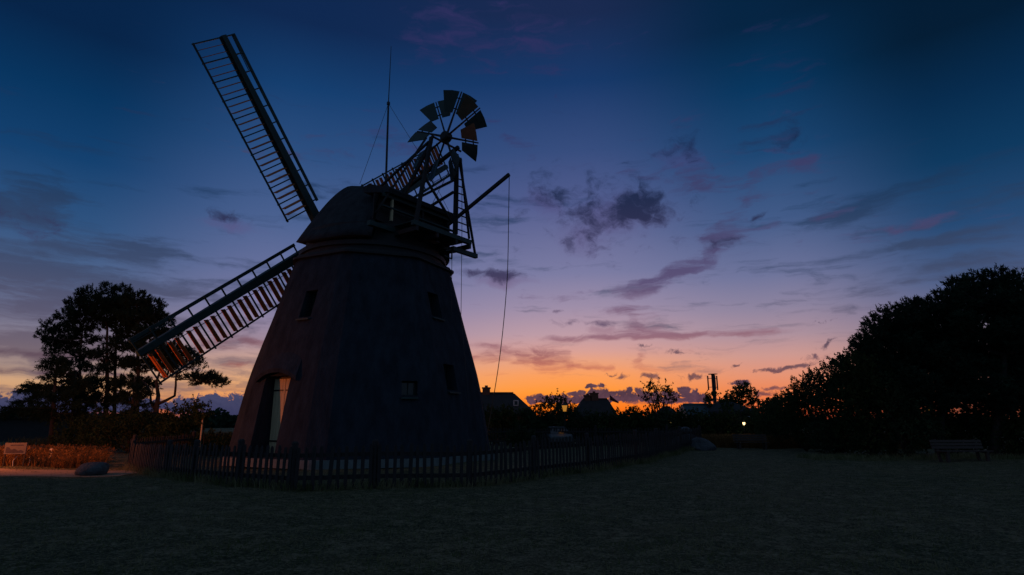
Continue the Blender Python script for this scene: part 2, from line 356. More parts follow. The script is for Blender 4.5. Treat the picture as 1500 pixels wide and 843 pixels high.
def face_box(mb, c, ang, w, d0, d1, z0, z1):      # box cut square to a wall face, from distance d0 to d1 along its normal
    n = Vector((math.cos(ang), math.sin(ang), 0)); s = Vector((-n.y, n.x, 0)); lat = (c - MC).dot(s)
    q = []
    for z in (z0, z1):
        for a, b in ((d0, -w/2), (d1, -w/2), (d1, w/2), (d0, w/2)):
            v = MC + n*a + s*(lat + b); v.z = z; q.append(L(v))
    return mb.hexa(q)
AF, AL, AR = A0, A0 - R(45), A0 + R(45)
openings = []                        # (centre on the wall, face angle, width, height, depth)
for px, py, ang, w, h in ((452,445,AL,0.62,1.15),(637,447,AR,0.80,1.05),(660,553,AR,0.80,1.05),(600,569,AF,0.60,0.55)):
    c = wall_hit(px, py, ang); openings.append((c, ang, w, c.z - h/2, c.z + h/2))
dc = wall_hit(397, 600, AL)
DOORW, DOORZ = 1.30, 3.30
DLAT = 0.0
tower = tb.build('tower', M['thatch'])
cut = MB()
for c, ang, w, z0, z1 in openings: face_box(cut, c, ang, w, 0.924*rad(z1) - 0.45, 8, z0, z1)
cutter = cut.build('cut', None); cut2 = MB(); face_box(cut2, dc, AL, DOORW, 4.25, 8, 0.31, DOORZ); cutter2 = cut2.build('cut', None)
for cu in (cutter, cutter2):
    md = tower.modifiers.new('cut', 'BOOLEAN'); md.object = cu; md.operation = 'DIFFERENCE'; md.solver = 'EXACT'
bpy.context.view_layer.update()
me = bpy.data.meshes.new_from_object(tower.evaluated_get(bpy.context.evaluated_depsgraph_get()))
tower.modifiers.clear(); tower.data = me
for cu in (cutter, cutter2): bpy.data.objects.remove(cu)
tower.parent = mill
pl = MB(); pl.loft([octo(5.86, 0.0, soft=0.02), octo(5.84, 0.295, soft=0.02)]); pl.build('plinth', M['plinth'], mill)
# door: two pale boarded leaves, frame, iron straps; thatch lip above
n = Vector((math.cos(AL), math.sin(AL), 0)); sdir = Vector((-n.y, n.x, 0)); dlat = (dc - MC).dot(sdir)
def fp(a, b, z):                     # point on the door face: distance a along the normal, b sideways
    v = MC + n*a + sdir*(dlat + b); v.z = z; return L(v)
def fbox(mb, a0, a1, b0, b1, z0, z1):
    return mb.hexa([fp(a,b,z) for z in (z0,z1) for a,b in ((a0,b0),(a1,b0),(a1,b1),(a0,b1))])
for sgn in (-1, 1):
    d = MB(); x0 = 0.012 if sgn > 0 else -DOORW/2 + 0.05; w_ = DOORW/2 - 0.062
    for i in range(4): fbox(d, 4.36, 4.40, x0 + w_*i/4 + 0.004, x0 + w_*(i+1)/4 - 0.004, 0.34, DOORZ - 0.08)
    fbox(d, 4.33, 4.358, x0, x0 + w_, 0.34, DOORZ - 0.08)
    leaf = d.build('door', M['door'], mill)
    for z in (0.85, 2.75):
        st = MB(); fbox(st, 4.402, 4.415, x0 + 0.02, x0 + w_*0.85, z, z + 0.06); st.build('strap_hinge', M['iron'], leaf)
df = MB()
for b0, b1 in ((-DOORW/2, -DOORW/2 + 0.045), (DOORW/2 - 0.045, DOORW/2)): fbox(df, 4.30, 4.42, b0, b1, 0.31, DOORZ)
fbox(df, 4.30, 4.42, -DOORW/2 + 0.045, DOORW/2 - 0.045, DOORZ - 0.07, DOORZ); df.build('door_frame', M['dark_wood'], mill)
# thatch eyebrow over the door
eb = MB(); rings = []
for i in range(13):
    t = -1 + 2*i/12; b = t*1.05; z = DOORZ + 0.18 - 0.34*abs(t)**2.2
    a_in = 0.924*rad(z) - 0.25; out = 0.924*rad(z) + 0.26*(1 - 0.55*t*t)
    rings.append([fp(a_in, b, z - 0.02), fp(out, b, z - 0.06), fp(out + 0.02, b, z + 0.10), fp(0.924*rad(z + 0.75) + 0.01, b*0.93, z + 0.75), fp(a_in - 0.3, b*0.93, z + 0.75)])
eb.loft(rings); eb.build('door_canopy', M['thatch'], mill, smooth=False)
# windows
for c, ang, w, z0, z1 in openings:
    a = 0.924*rad(z1) - 0.44; wnd = MB()
    face_box(wnd, c, ang, w, a, a + 0.02, z0, z1); wo_ = wnd.build('window', M['glass'], mill)
    fr = MB(); nn = Vector((math.cos(ang), math.sin(ang), 0)); ss = Vector((-nn.y, nn.x, 0)); lat = (c - MC).dot(ss)
    def wb(b0, b1, za, zb, d0=a + 0.022, d1=a + 0.07):
        q = []
        for z in (za, zb):
            for A_, B_ in ((d0, b0), (d1, b0), (d1, b1), (d0, b1)):
                v = MC + nn*A_ + ss*(lat + B_); v.z = z; q.append(L(v))
        fr.hexa(q)
    wb(-w/2, -w/2 + 0.05, z0, z1); wb(w/2 - 0.05, w/2, z0, z1); wb(-w/2 + 0.05, w/2 - 0.05, z0, z0 + 0.05); wb(-w/2 + 0.05, w/2 - 0.05, z1 - 0.05, z1); wb(-0.015, 0.015, z0 + 0.05, z1 - 0.05)
    fr.build('frame', M['green_wood'], wo_)
    sl = MB(); q = []
    for z in (z0 - 0.05, z0 + 0.006):
        for A_, B_ in ((a + 0.075, -w/2 - 0.02), (0.924*rad(z0) + 0.14, -w/2 - 0.02), (0.924*rad(z0) + 0.14, w/2 + 0.02), (a + 0.075, w/2 + 0.02)):
            v = MC + nn*A_ + ss*(lat + B_); v.z = z - (0.08 if A_ > a + 0.1 else 0); q.append(L(v))
    sl.hexa(q); sl.build('sill', M['green_wood'], wo_)
# curb under the cap
cb = MB(); cb.loft([octo(3.72, 8.351, soft=.04), octo(3.84, 8.38, soft=.04), octo(3.84, 8.46, soft=.04), octo(3.70, 8.48, soft=.04), octo(3.66, 8.60, soft=.04)]); cb.build('curb', M['dark_wood'], mill)
def circ(r, z, n=48): return [(r*math.cos(2*math.pi*i/n), r*math.sin(2*math.pi*i/n), z) for i in range(n)]
cr_ = MB(); cr_.loft([circ(3.28, 8.601), circ(3.28, 8.82), circ(3.38, 8.83), circ(3.38, 9.02), circ(3.1, 9.03), circ(3.1, 9.9)]); cr_.build('cap_ring', M['dark_wood'], mill)

# ---- cap: thatched hood, ridge rising to the front, cut square at the back.  local: x = across, y = front
YB, YR0, YR1 = -2.80, -0.85, 1.95          # rear face, rear and front end of the ridge
RE = 3.54
def eave(phi):
    x, y = RE*math.cos(phi), RE*math.sin(phi)
    k = 1.0
    if y < YB: k = YB / y
    return x*k, y*k
NP_, NH = 96, 12
rings = []
def ridge_pt(phi):
    ex, ey = eave(phi); t = max(0, min(1, (ey - YB*0.9) / (3.72 - YB*0.9)))
    y = YR0 + (YR1 - YR0) * max(0, min(1, (ey + 1.2) / 3.6)); x = 0.16*max(-1, min(1, ex/1.4)); z = 12.50 + (13.28 - 12.50)*(y - YR0)/(YR1 - YR0)
    return x, y, z
for i in range(NH + 1):
    t = i/NH; r = []
    for j in range(NP_):
        phi = 2*math.pi*j/NP_; ex, ey = eave(phi); rx, ry, rz = ridge_pt(phi)
        rr = (1 - t)**1.0; wz = 1 - rr**1.45
        up = max(0, min(1, ey/RE)); ze = 9.12 + 0.85*up*up*(3 - 2*up)
        if ey < YB + 0.02 and abs(ex - 0.0) < 2.28: ze = 11.1
        r.append((rx + (ex - rx)*rr, ry + (ey - ry)*rr, ze + (rz - ze)*wz + 0.03*math.sin(phi*7 + t*5)*(1 - t)))
    rings.append(r)
inner = [(x*0.90, y*0.90, z + 0.02) for x, y, z in rings[0]]
cp_ = MB(); cp_.loft([inner] + rings, cap0=True, cap1=True)
cap = cp_.build('cap', M['cap_thatch'], mill, smooth=True)

# ---- rear gable with its platform (b = distance behind the tower axis, so local y = -b)
def B(b, l, z): return (l, -b, z)
rg = MB()                               # boarded back wall under the thatch edge
rg.bar(B(2.80,-1.45,10.0), B(2.80,-1.45,11.05), 0.10, 0.10, (0,1,0)); rg.build('gable_post', M['door'], mill)
for l in (0.35, 2.05):
    p_ = MB(); p_.bar(B(2.80,l,10.0), B(2.80,l,11.05), 0.10, 0.10, (0,1,0)); p_.build('gable_post', M['dark_wood'], mill)
for z, w in ((11.05, 0.16), (10.55, 0.07)):
    p_ = MB(); p_.bar(B(2.82,-2.0,z), B(2.82,2.45,z), 0.12, w); p_.build('gable_beam', M['green_wood'], mill)
wl = MB(); wl.box(-2.22, 2.3, 2.55*-1, -2.50, 9.95, 11.1); wl.build('gable_wall', M['dark_wood'], mill)
# thatched verge over the gable
vg = MB(); vg.loft([[B(b,l,z) for b,z in ((1.3,11.75),(1.7,11.85),(3.12,11.30),(3.05,11.12),(1.4,11.5))] for l in (-1.9,-1.5,0.4,2.1,2.45)]); vg.build('gable_thatch', M['cap_thatch'], mill)
# platform: rear beam, side joists, deck boards, lower beam
BP = 4.1
dk = MB(); dk.bar(B(BP,-1.40,9.68), B(BP,2.18,9.68), 0.20, 0.20); dk.build('platform_beam', M['green_wood'], mill)
dk = MB(); dk.bar(B(BP-0.30,1.3,9.25), B(BP-0.30,2.98,9.25), 0.18, 0.20); dk.build('platform_beam', M['green_wood'], mill)
dk = MB(); dk.bar(B(2.75,-2.6,9.62), B(2.75,2.6,9.62), 0.20, 0.20); dk.build('platform_beam', M['green_wood'], mill)
for l in (-1.2, 0.0, 1.2, 2.1):
    j = MB(); j.bar(B(1.5,l,9.47), B(BP+0.08,l,9.47), 0.14, 0.20); j.build('joist', M['dark_wood'], mill)
bd = MB()
for i in range(9): bd.box(-1.30, 2.28, -(2.85+0.13*i+0.12), -(2.85+0.13*i), 9.785, 9.82)
bd.build('platform_deck', M['green_wood'], mill)
# ---- fantail frame
HUB = Vector(B(BP, 0.42, 14.30))
ft = empty('fantail_frame', parent=mill)
def beam(name, p, q, w, h=None, mat='dark_wood', par=mill, up=(0, 0, 1)):
    m_ = MB(); m_.bar(p, q, w, h or w, up); return m_.build(name, M[mat], par)
bpy.data.objects.remove(ft)
T1, T2 = B(BP,-0.50,13.90), B(BP,1.15,13.72)
beam('fan_post', B(BP,-1.22,9.79), T1, 0.14, par=mill)
beam('fan_post', B(BP,1.14,9.79), T2, 0.14, par=mill)
beam('fan_brace', B(BP-1.35,-0.95,11.0), B(BP-0.05,-0.45,13.75), 0.13)
beam('fan_brace', B(2.6,-2.15,10.2), B(BP-0.05,-0.75,13.8), 0.08)
beam('fan_brace', B(BP-0.12,-0.95,12.2), B(BP-0.12,1.10,10.35), 0.09)
beam('fan_strut', B(0.35,1.0,12.65), B(BP+0.25,1.0,13.95), 0.15, mat='dark_wood')
beam('fan_rail', B(1.9,1.0,12.10), B(BP,1.0,12.38), 0.09)
beam('fan_rail', B(2.6,1.0,11.45), B(BP,1.0,11.80), 0.10)
beam('fan_brace', B(BP,1.30,13.60), B(BP-0.3,2.88,9.35), 0.09)
beam('fan_brace', B(0.9,-0.9,12.0), B(BP-0.1,-0.55,13.7), 0.09)
ld = MB()
r0, r1 = Vector(B(BP+0.12,1.28,13.55)), Vector(B(BP+0.12,1.98,9.79)); l0, l1 = Vector(B(BP+0.12,1.13,13.5)), Vector(B(BP+0.12,1.16,9.79))
ld.bar(r0, r1, 0.07, 0.09, (0,1,0)); ld.bar(l0, l1, 0.05, 0.07, (0,1,0))
for i in range(0, 8):
    t = 0.28 + i*0.093
    if t < 1: ld.bar(l0.lerp(l1, t), r0.lerp(r1, t), 0.045, 0.045)
ld.build('ladder', M['dark_wood'], mill)
ca = MB(); ca.tube([B(BP+.1,0.95,13.4), B(BP-.6,0.3,11.2)], 0.012, 5); ca.build('cable', M['iron'], mill)
# ---- the fan: eight pitched blades on an axle across the mill
FR, FI, FP_ = 2.14, 1.12, R(-31)
fan = empty('fantail', HUB, parent=mill)
hb = MB(); hb.tube([(-0.22,0,0),(-0.16,0,0),(0.16,0,0),(0.22,0,0)], [0.17,0.24,0.24,0.17], 16)
hb.build('fan_hub', M['dark_wood'], fan)
ax_ = MB(); ax_.tube([(-0.9,0,-0.33),(1.0,0,-0.33)], 0.05, 8); ax_.build('fan_axle', M['iron'], fan)
PH0 = R(20)
for k in range(8):
    a = PH0 + k*R(45)
    # in the fan plane: local y and z; d = along spoke, s = tangent, x = across
    d = Vector((0, -math.cos(a), math.sin(a))); tg = Vector((0, math.sin(a), math.cos(a))); nx_ = Vector((1, 0, 0))
    t2 = tg*math.cos(FP_) + nx_*math.sin(FP_); nn = d.cross(t2).normalized()
    sp_ = MB(); sp_.bar(d*0.15, d*(FR+0.02), 0.085, 0.085, nn, 0.05, 0.05)
    spoke = sp_.build('spoke', M['dark_wood'], fan)
    for sgn, mat in ((1, 'green_wood'), (-1, 'green_wood')):
        if sgn == 1 and k in (0, 7): mat = 'red_brown' if k == 7 else 'dull_brown'  # upper boards of two blades: one red-brown, one dull brown
        bl = MB(); pts = []
        wi, wo2 = 0.46, 0.84
        outline = [(FI, 0.075), (FI + (-0.02), wi)] + [(FR*math.cos(q), 0) for q in ()]
        pts2 = [(FI, 0.085), (FI - 0.03, wi), (FR*math.cos(wo2/FR) , wo2), (FR*math.cos(wo2*0.55/FR), wo2*0.55), (FR, 0.085)]
        for th_ in (-0.012, 0.012):
            pts += [d*x + t2*(y*sgn) + nn*(th_ + 0.03) for x, y in pts2]
        n5 = len(pts2)
        bl.add(pts, [tuple(range(n5))[::-1], tuple(range(n5, 2*n5))] + [(i, (i+1) % n5, n5 + (i+1) % n5, n5 + i) for i in range(n5)])
        bl.build('fan_board', M[mat], spoke)
    bt = MB()
    for x, w_ in ((FI + 0.22, 0.42), (FR - 0.30, 0.62)): bt.bar(d*x - t2*w_ + nn*0.0, d*x + t2*w_ + nn*0.0, 0.05, 0.035, nn)
    bt.build('batten', M['dark_wood'], spoke)
# ---- brake boom with its hanging rope, chains
beam('brake_boom', B(3.6,1.2,10.38), B(7.16,1.2,11.9), 0.11, 0.14, 'dark_wood')
pts = [L(at(x, y, Y)) for x, y, Y in ((746,257,21.9),(745.5,290,21.9),(745,320,21.9),(744.5,360,22),(743.5,400,22),(741.5,430,22),(739,460,22.1),(736,490,22.1),(732.5,520,22.2),(729,545,22.3),(725,570,22.4),(720,600,22.5),(712,645,22.7))]
rp_ = MB(); rp_.tube(pts, 0.016, 6); rp_.build('brake_rope', M['rope'], mill)
ch = MB(); ch.tube([B(BP+.15,1.35,13.5), B(BP+.18,1.42,9.9), B(BP+.2,1.45,6.0), B(BP+.9,1.35,1.9)], 0.013, 5); ch.build('fan_chain', M['iron'], mill)
ch = MB(); ch.tube([B(BP-.3,1.30,9.2), B(BP-.25,1.32,6.0), B(BP+.6,1.6,1.4)], 0.013, 5); ch.build('fan_chain', M['iron'], mill)
hk = MB(); hk.tube([B(BP+.6,1.6,1.4), B(BP+.62,1.62,1.3), B(BP+.60,1.60,1.22)], 0.03, 6); hk.build('chain_hook', M['plinth'], mill)
bk_ = MB(); bk_.bar(B(BP-.3,1.30,9.2), B(BP-.3,0.9,9.05), .05,.05); bk_.bar(B(BP-.3,1.30,9.2), B(BP-.3,1.30,8.75), .05,.05,(0,1,0)); bk_.bar(B(BP-.3,1.30,8.75), B(BP-.3,0.8,8.8), .05,.05); bk_.build('chain_bracket', M['iron'], mill)
# ---- aerial mast on the ridge, two guy wires
mb_, mj, mt = Vector(B(0.55,0,12.5)), Vector(B(0.62,0.02,15.95)), Vector(B(0.70,0.05,18.75))
mj = Vector(L(at(569,152,26.05))); mt = Vector(L(at(573,68,26.05))); mb_ = Vector(L(at(565,276,26.05)))
ms = MB(); ms.tube([mb_, mj], 0.055, 8, 0.045); ms.tube([mj, mt], 0.026, 8, 0.012); ms.tube([mj - Vector((0,0,.07)), mj + Vector((0,0,.07))], 0.08, 8)
mast = ms.build('aerial_mast', M['iron'], mill)
gw = MB(); gw.tube([mj, L(at(527,270,25.0))], 0.010, 5); gw.build('guy_wire', M['iron'], mast)
gw = MB(); gw.tube([mj, L(at(614,224,25.6)), L(at(668,330,24.6))], 0.010, 5); gw.build('guy_wire', M['iron'], mast)

# ---- the four sails
TILT, PHI = 0.1009, 0.7076
HC = TI @ Vector((-9.6092, 28.8827, 10.9122))
ax = Vector((0, math.cos(TILT), math.sin(TILT))); e1 = Vector((1, 0, 0)); e2 = Vector((0, -math.sin(TILT), math.cos(TILT)))
sh_ = MB(); sh_.tube([HC - ax*3.6, HC - ax*0.5, HC + ax*0.35], 0.26, 16); sh_.build('windshaft', M['dark_wood'], mill)
ph = MB(); ph.bar(HC - ax*0.45, HC + ax*0.35, 0.62, 0.62, e2); ph.build('poll_end', M['iron'], mill)
RL, WW, WN, R0 = 10.26, 1.50, 0.585, 1.75
NB = 11
for k in range(4):
    a = PHI + k*math.pi/2
    u = e2*math.cos(a) - e1*math.sin(a); v = -e1*math.cos(a) - e2*math.sin(a)     # along the whip, towards the wide side
    sail = empty('sail', HC, parent=mill)
    off = -ax * (0.10 if k % 2 else -0.12)
    def P(r, w, n=0.0): return u*r + v*w + ax*n + off
    wp = MB(); wp.bar(P(-0.3,0), P(RL + 0.06,0), 0.45, 0.42, ax, 0.24, 0.24); wp.build('whip', M['green_wood'], sail)
    fr = MB()
    step = (RL - R0)/(NB - 1) if NB > 1 else 1
    fr.bar(P(R0 - 0.1, WW, 0.05), P(RL + 0.05, WW, 0.05), 0.07, 0.07, ax)
    fr.bar(P(R0 - 0.2, 0.25, 0.05), P(RL + 0.02, 0.16, 0.05), 0.035, 0.07, ax)
    for i in range(NB):
        r = R0 + step*i
        fr.bar(P(r, 0.08, 0), P(r, WW + 0.09, 0), 0.055, 0.075, ax)
    fr.build('sail_frame', M['green_wood'], sail)
    fn = MB(); fn.bar(P(R0 + 0.15, -WN, 0.05), P(RL + 0.05, -WN, 0.05), 0.15, 0.05, ax)
    for i in range(NB):
        r = R0 + 0.25 + (RL - R0 - 0.25)*i/(NB - 1); fn.bar(P(r, -0.1, 0), P(r, -WN - 0.02, 0), 0.06, 0.06, ax)
    fn.bar(P(RL - 1.6, -WN + 0.16, 0.02), P(RL, -WN + 0.12, 0.02), 0.03, 0.03, ax)
    fn.build('leading_board', M['green_wood'], sail)
    rod = MB(); rod.tube([P(1.0, 0.42, -0.12), P(RL - 0.3, 0.30, -0.12)], 0.016, 5); rod.build('shutter_rod', M['iron'], sail)
    for i in range(NB - 1):
        for q in (0.27, 0.64):
            if q > 0.5 and i == -1: continue
            r = R0 + step*(i + q) + 0.02; ang = R(80)
            c0, c1 = P(r, 0.27, 0.0), P(r, WW - 0.08, 0.0)
            sh2 = MB(); dirw = (u*math.cos(ang) + ax*math.sin(ang)).normalized()
            sh2.bar(c0, c1, 0.025, 0.30, dirw); sh2.build('shutter', M['orange'], sail)

# ------------------------------------------------------------------ foliage
def leaf_material(name, c1, c2, trans=0.25):
    m = bpy.data.materials.new(name); m.use_nodes = True; nt = m.node_tree; nt.nodes.clear(); h = G(nt)
    out = h.n('ShaderNodeOutputMaterial'); t = h.n('ShaderNodeTexCoord')
    n1 = h.noise(t.outputs['Object'], 1.3, 3, 0.6)
    col = h.mix(h.sm(n1, 0.35, 0.65), c2 + (1,), c1 + (1,))
    d = h.n('ShaderNodeBsdfDiffuse'); tr = h.n('ShaderNodeBsdfTranslucent'); h.put(d.inputs[0], col); h.put(tr.inputs[0], col)
    mx = h.n('ShaderNodeMixShader'); mx.inputs[0].default_value = trans; nt.links.new(d.outputs[0], mx.inputs[1]); nt.links.new(tr.outputs[0], mx.inputs[2]); nt.links.new(mx.outputs[0], out.inputs[0])
    return m
M['pine'] = leaf_material('pine_needles', (0.035,0.065,0.04), (0.02,0.038,0.026), 0.12)
M['leaf'] = leaf_material('leaves', (0.06,0.085,0.03), (0.032,0.05,0.02))
M['leaf2'] = leaf_material('willow_leaves', (0.055,0.085,0.04), (0.03,0.05,0.026))
M['bark'] = material('bark', (0.075,0.06,0.05), (0.035,0.028,0.024), 0.9, 5, (1,1,0.4), 0.8, 0.03)
M['straw'] = leaf_material('dry_grass', (0.27,0.145,0.055), (0.13,0.07,0.028), 0.3)
M['grass'] = leaf_material('lawn_grass', (0.25,0.235,0.125), (0.09,0.115,0.045), 0.3)

def unit(a): return a / np.maximum(np.linalg.norm(a, axis=-1, keepdims=True), 1e-6)
def needles(base, axis, length, n, nl, nw):
    """bottlebrush sprigs: base (k,3), axis (k,3) unit, length (k,)"""
    k = len(base); t = RNG.random((k, n, 1)); rnd = unit(RNG.normal(size=(k, n, 3)))
    p = base[:, None] + axis[:, None] * (length[:, None, None] * t)
    d = unit(axis[:, None] * 0.75 + rnd); l = nl * (0.7 + 0.6*RNG.random((k, n, 1)))
    s = unit(np.cross(d, RNG.normal(size=(k, n, 3)))) * nw
    return np.stack([p - s, p + s, p + d*l], 2).reshape(-1, 3)
def leaves(cent, size):
    n = len(cent); d = unit(RNG.normal(size=(n, 3))); d[:, 2] -= 0.15; s = unit(np.cross(d, RNG.normal(size=(n, 3)))); L_ = size*(0.6 + 0.8*RNG.random((n, 1)))
    return np.stack([cent - d*L_*0.5, cent + s*L_*0.32, cent + d*L_*0.5, cent - s*L_*0.32], 1).reshape(-1, 3)
def tri_mesh(name, v, mat, parent, k=3, **kw):
    return np_mesh(name, v, np.arange(len(v)).reshape(-1, k), mat, parent, **kw)
def in_ell(n, c, r, shell=0.5):
    d = unit(RNG.normal(size=(n, 3))); rr = RNG.random((n, 1))**(1/3); rr = rr*(1 - shell) + shell*(0.75 + 0.3*RNG.random((n, 1)))
    return c + d*rr*r, d
def limb(mb, p, q, r0, r1, sag=0.15, n=5):
    p, q = Vector(p), Vector(q); L0 = (q - p).length; o = Vector(RNG.normal(size=3)) * L0 * 0.06
    pts = [p.lerp(q, i/n) + o*math.sin(math.pi*i/n) + Vector((0, 0, -sag*L0*math.sin(math.pi*i/n)*0.4)) for i in range(n+1)]
    mb.tube(pts, r0, 6, r1); return pts
def trunk_pts(base, top, bend=0.15, n=7):
    base, top = Vector(base), Vector(top); o = Vector((random.uniform(-1, 1), random.uniform(-1, 1), 0)) * bend
    return [base.lerp(top, i/n) + o*math.sin(math.pi*i/n) + Vector((random.uniform(-.05,.05), 0, 0)) for i in range(n+1)]
def pine(name, label, trunk, pads, r0, dens=1.0, nl=0.15, nw=0.020, nn=20, sl=0.26, group=None, limbs=True):
    """trunk: world points; pads: (centre Vector, rx, ry, rz)"""
    root = empty(name, trunk[0], label=label, cat='tree', group=group); o = Vector(trunk[0])
    mb = MB(); k = len(trunk); mb.tube([Vector(p) - o for p in trunk], [r0*(1 - 0.75*i/(k-1)) for i in range(k)], 9)
    vs = []
    for c, rx, ry, rz in pads:
        c = Vector(c); zt = c.z - 0.15*abs((c - o).x) - rz*0.5
        best = min(trunk, key=lambda p: abs(p[2] - zt) + 0.0)
        if limbs and (c - Vector(best)).length > 0.5:
            limb(mb, Vector(best) - o, c - o - Vector((0, 0, rz*0.4)), max(0.035, r0*0.32), 0.02)
        n = int(dens * (rx*ry*rz*520 + 90*rx*ry))
        p, d = in_ell(n, np.array(c - o), np.array([rx, ry, rz]), 0.55)
        p[:, 2] += 0.10*np.sin(p[:, 0]*5 + p[:, 1]*4)
        axd = unit(d*0.8 + np.array([0, 0, 0.75]) + RNG.normal(size=d.shape)*0.35)
        vs.append(needles(p, axd, sl*(0.6 + 0.8*RNG.random(n)), nn, nl, nw))
        for q in p[::9]:                     # twigs
            mb.tube([Vector(c - o) + (Vector(q) - (c - o))*0.2, Vector(q)], 0.012, 3, 0.006, cap=False)
    mb.build('trunk', M['bark'], root, smooth=True)
    tri_mesh('crown', np.concatenate(vs), M['pine'], root)
    return root
def pxpads(lst, Y, dY, depth=1.0):
    out = []
    for cx, cy, rx, ry in lst:
        y = Y + random.uniform(-dY, dY); c = at(cx, cy, y); s = y/F_PX
        out.append((c, rx*s, max(rx*s*depth, 0.35), ry*s))
    return out

# ---- pines left of the mill
ALLP = [(150,478,13,5),(160,500,12,5),(149,515,10,4),(130,432,15,8),(160,428,12,9),(177,429,14,9),(200,440,18,10),(222,449,16,8),(145,446,28,9),(185,451,32,11),
 (110,450,13,8),(98,463,14,8),(122,464,22,8),(72,480,11,6),(68,492,13,6),(86,501,20,6),(97,484,18,6),(115,480,20,7),
 (152,462,22,6),(205,466,28,9),(230,464,16,7),(241,473,12,7),(80,516,14,5),(102,508,18,5),(122,497,18,5),(178,474,26,6),
 (196,489,26,8),(226,488,24,8),(246,492,16,7),(190,508,26,6),(222,512,28,8),(126,520,18,5),(148,522,18,5),(108,534,16,5),(84,538,12,4),
 (140,542,20,5),(172,532,20,6),(208,536,26,7),(238,532,20,6),(92,552,18,5),(122,560,20,5),(154,566,22,6),(190,560,22,6),(212,566,18,5),
 (120,580,22,6),(150,588,24,6),(185,585,22,6),(98,572,16,5)]
TR = {0: (118, 455, 0.13), 1: (153, 438, 0.17), 2: (168, 436, 0.14), 3: (200, 446, 0.17)}
labels = ['slim dark pine on the left edge of the tall pine clump', 'tallest dark pine with a straight trunk in the middle of the left pine clump',
          'thin dark pine leaning close behind the tallest pine of the left clump', 'broad dark pine behind the tip of the lower left sail']
byt = {k: [] for k in TR}
for p in ALLP:
    k = min(TR, key=lambda t: abs(TR[t][0] - p[0]) + random.uniform(0, 10)); byt[k].append(p)
for k, (tx, ty, r0) in TR.items():
    Yk = 36 + [0.8, 0, 1.8, -0.8][k]; b = at(tx + random.uniform(-3, 3), 656, Yk); tp = at(tx + 3, ty + 16, Yk)
    pine('pine_tree', labels[k], trunk_pts((b.x, Yk, 0), tp, 0.25), pxpads(byt[k], Yk, 1.2), r0, group='pines left of the mill')
# crooked pine with the long low bough on the right of the clump
Ye = 34.0
def wp_(lst, Y): return [at(x, y, Y) for x, y in lst]
tE = [Vector((at(227,656,Ye).x, Ye, 0))] + wp_([(228,625),(229,600),(232,580),(229,560),(234,545)], Ye)
rootE = pine('pine_tree', 'crooked forked pine with a long low bough reaching right towards the mill', tE,
     pxpads([(257,515,20,8),(276,526,18,7),(262,536,20,5),(290,535,9,5),(240,520,18,6),(298,557,20,6),(312,557,16,6),(326,559,8,4),(284,552,10,4),(250,553,12,3)], Ye, 0.8) , 0.20, limbs=False, group='pines left of the mill')
lm = MB()
for pts, r in (([(231,592),(243,587),(256,580),(257.5,565),(258,545)], 0.10), ([(229,605),(221,590),(220,572),(212,560)], 0.08), ([(222,578),(214,566),(208,556)], 0.05), ([(257,556),(275,556),(295,560),(325,560)], 0.045), ([(258,548),(275,540),(288,536)], 0.04)):
    lm.tube([p - Vector(tE[0]) for p in wp_(pts, Ye)], r, 7, r*0.45)
lm.build('bough', M['bark'], rootE, smooth=True)
# drooping spruce on the far left
def spruce(label, tx, ty, Y, tips, r0=0.14):
    root = empty('spruce_tree', (at(tx, 600, Y).x, Y, 0), label=label, cat='tree'); o = Vector(root.location)
    tp = at(tx, ty, Y); mb = MB(); mb.tube([Vector((0,0,0)), (tp - o)*0.5, tp - o], [r0, r0*0.7, 0.02], 8); vs = []
    for ex, ey, sy in tips:
        s0 = at(tx, sy, Y); e0 = at(ex, ey, Y + random.uniform(-1.5, 1.5)); pts = limb(mb, s0 - o, e0 - o, 0.03, 0.008, -0.25, 7)
        L0 = (e0 - s0).length; n = int(L0*44)
        t = RNG.random(n); P_ = np.array([list(p) for p in pts]); i = np.minimum((t*7).astype(int), 6); fr_ = (t*7 - i)[:, None]
        base = P_[i]*(1 - fr_) + P_[i+1]*fr_; dirb = np.array((e0 - s0).normalized())
        side = RNG.normal(size=(n, 3))*0.55; axd = unit(dirb*0.7 + side + np.array([0, 0, -0.35]))
        vs.append(needles(base, axd, (0.25 + 0.35*RNG.random(n))*(1.15 - 0.5*t), 22, 0.11, 0.014))
    mb.build('trunk', M['bark'], root, smooth=True); tri_mesh('crown', np.concatenate(vs), M['pine'], root); return root
spruce('dark spruce with long drooping boughs at the far left edge', 84, 520, 33.0,
    [(60,537,545),(62,553,560),(104,540,545),(108,556,560),(34,566,572),(40,575,580),(110,575,580),(66,565,572),(28,572,577),(6,596,598),(20,590,594),(14,604,604),(118,592,596),(0,612,610),(-12,618,614),(60,600,600),(45,586,588),(120,610,606),(62,530,535),(100,530,536),(48,596,600),(76,524,530),(92,526,531),(30,606,606),(102,566,570),(70,580,584),(94,584,588)])
spruce('second, bushier spruce just right of the drooping one', 112, 545, 34.5,
    [(90,572,578),(136,570,576),(86,586,592),(142,586,590),(95,600,602),(146,600,604),(84,612,614),(150,614,614),(100,560,566),(128,560,566),(118,578,582),(112,592,596),(126,606,606)])
spruce('small spruce standing in front of the crooked pine', 198, 548, 33.0,
    [(176,576,582),(220,576,582),(172,590,596),(226,592,596),(180,604,606),(216,606,608),(188,564,570),(208,564,570),(200,600,600),(170,612,612),(230,614,612)])

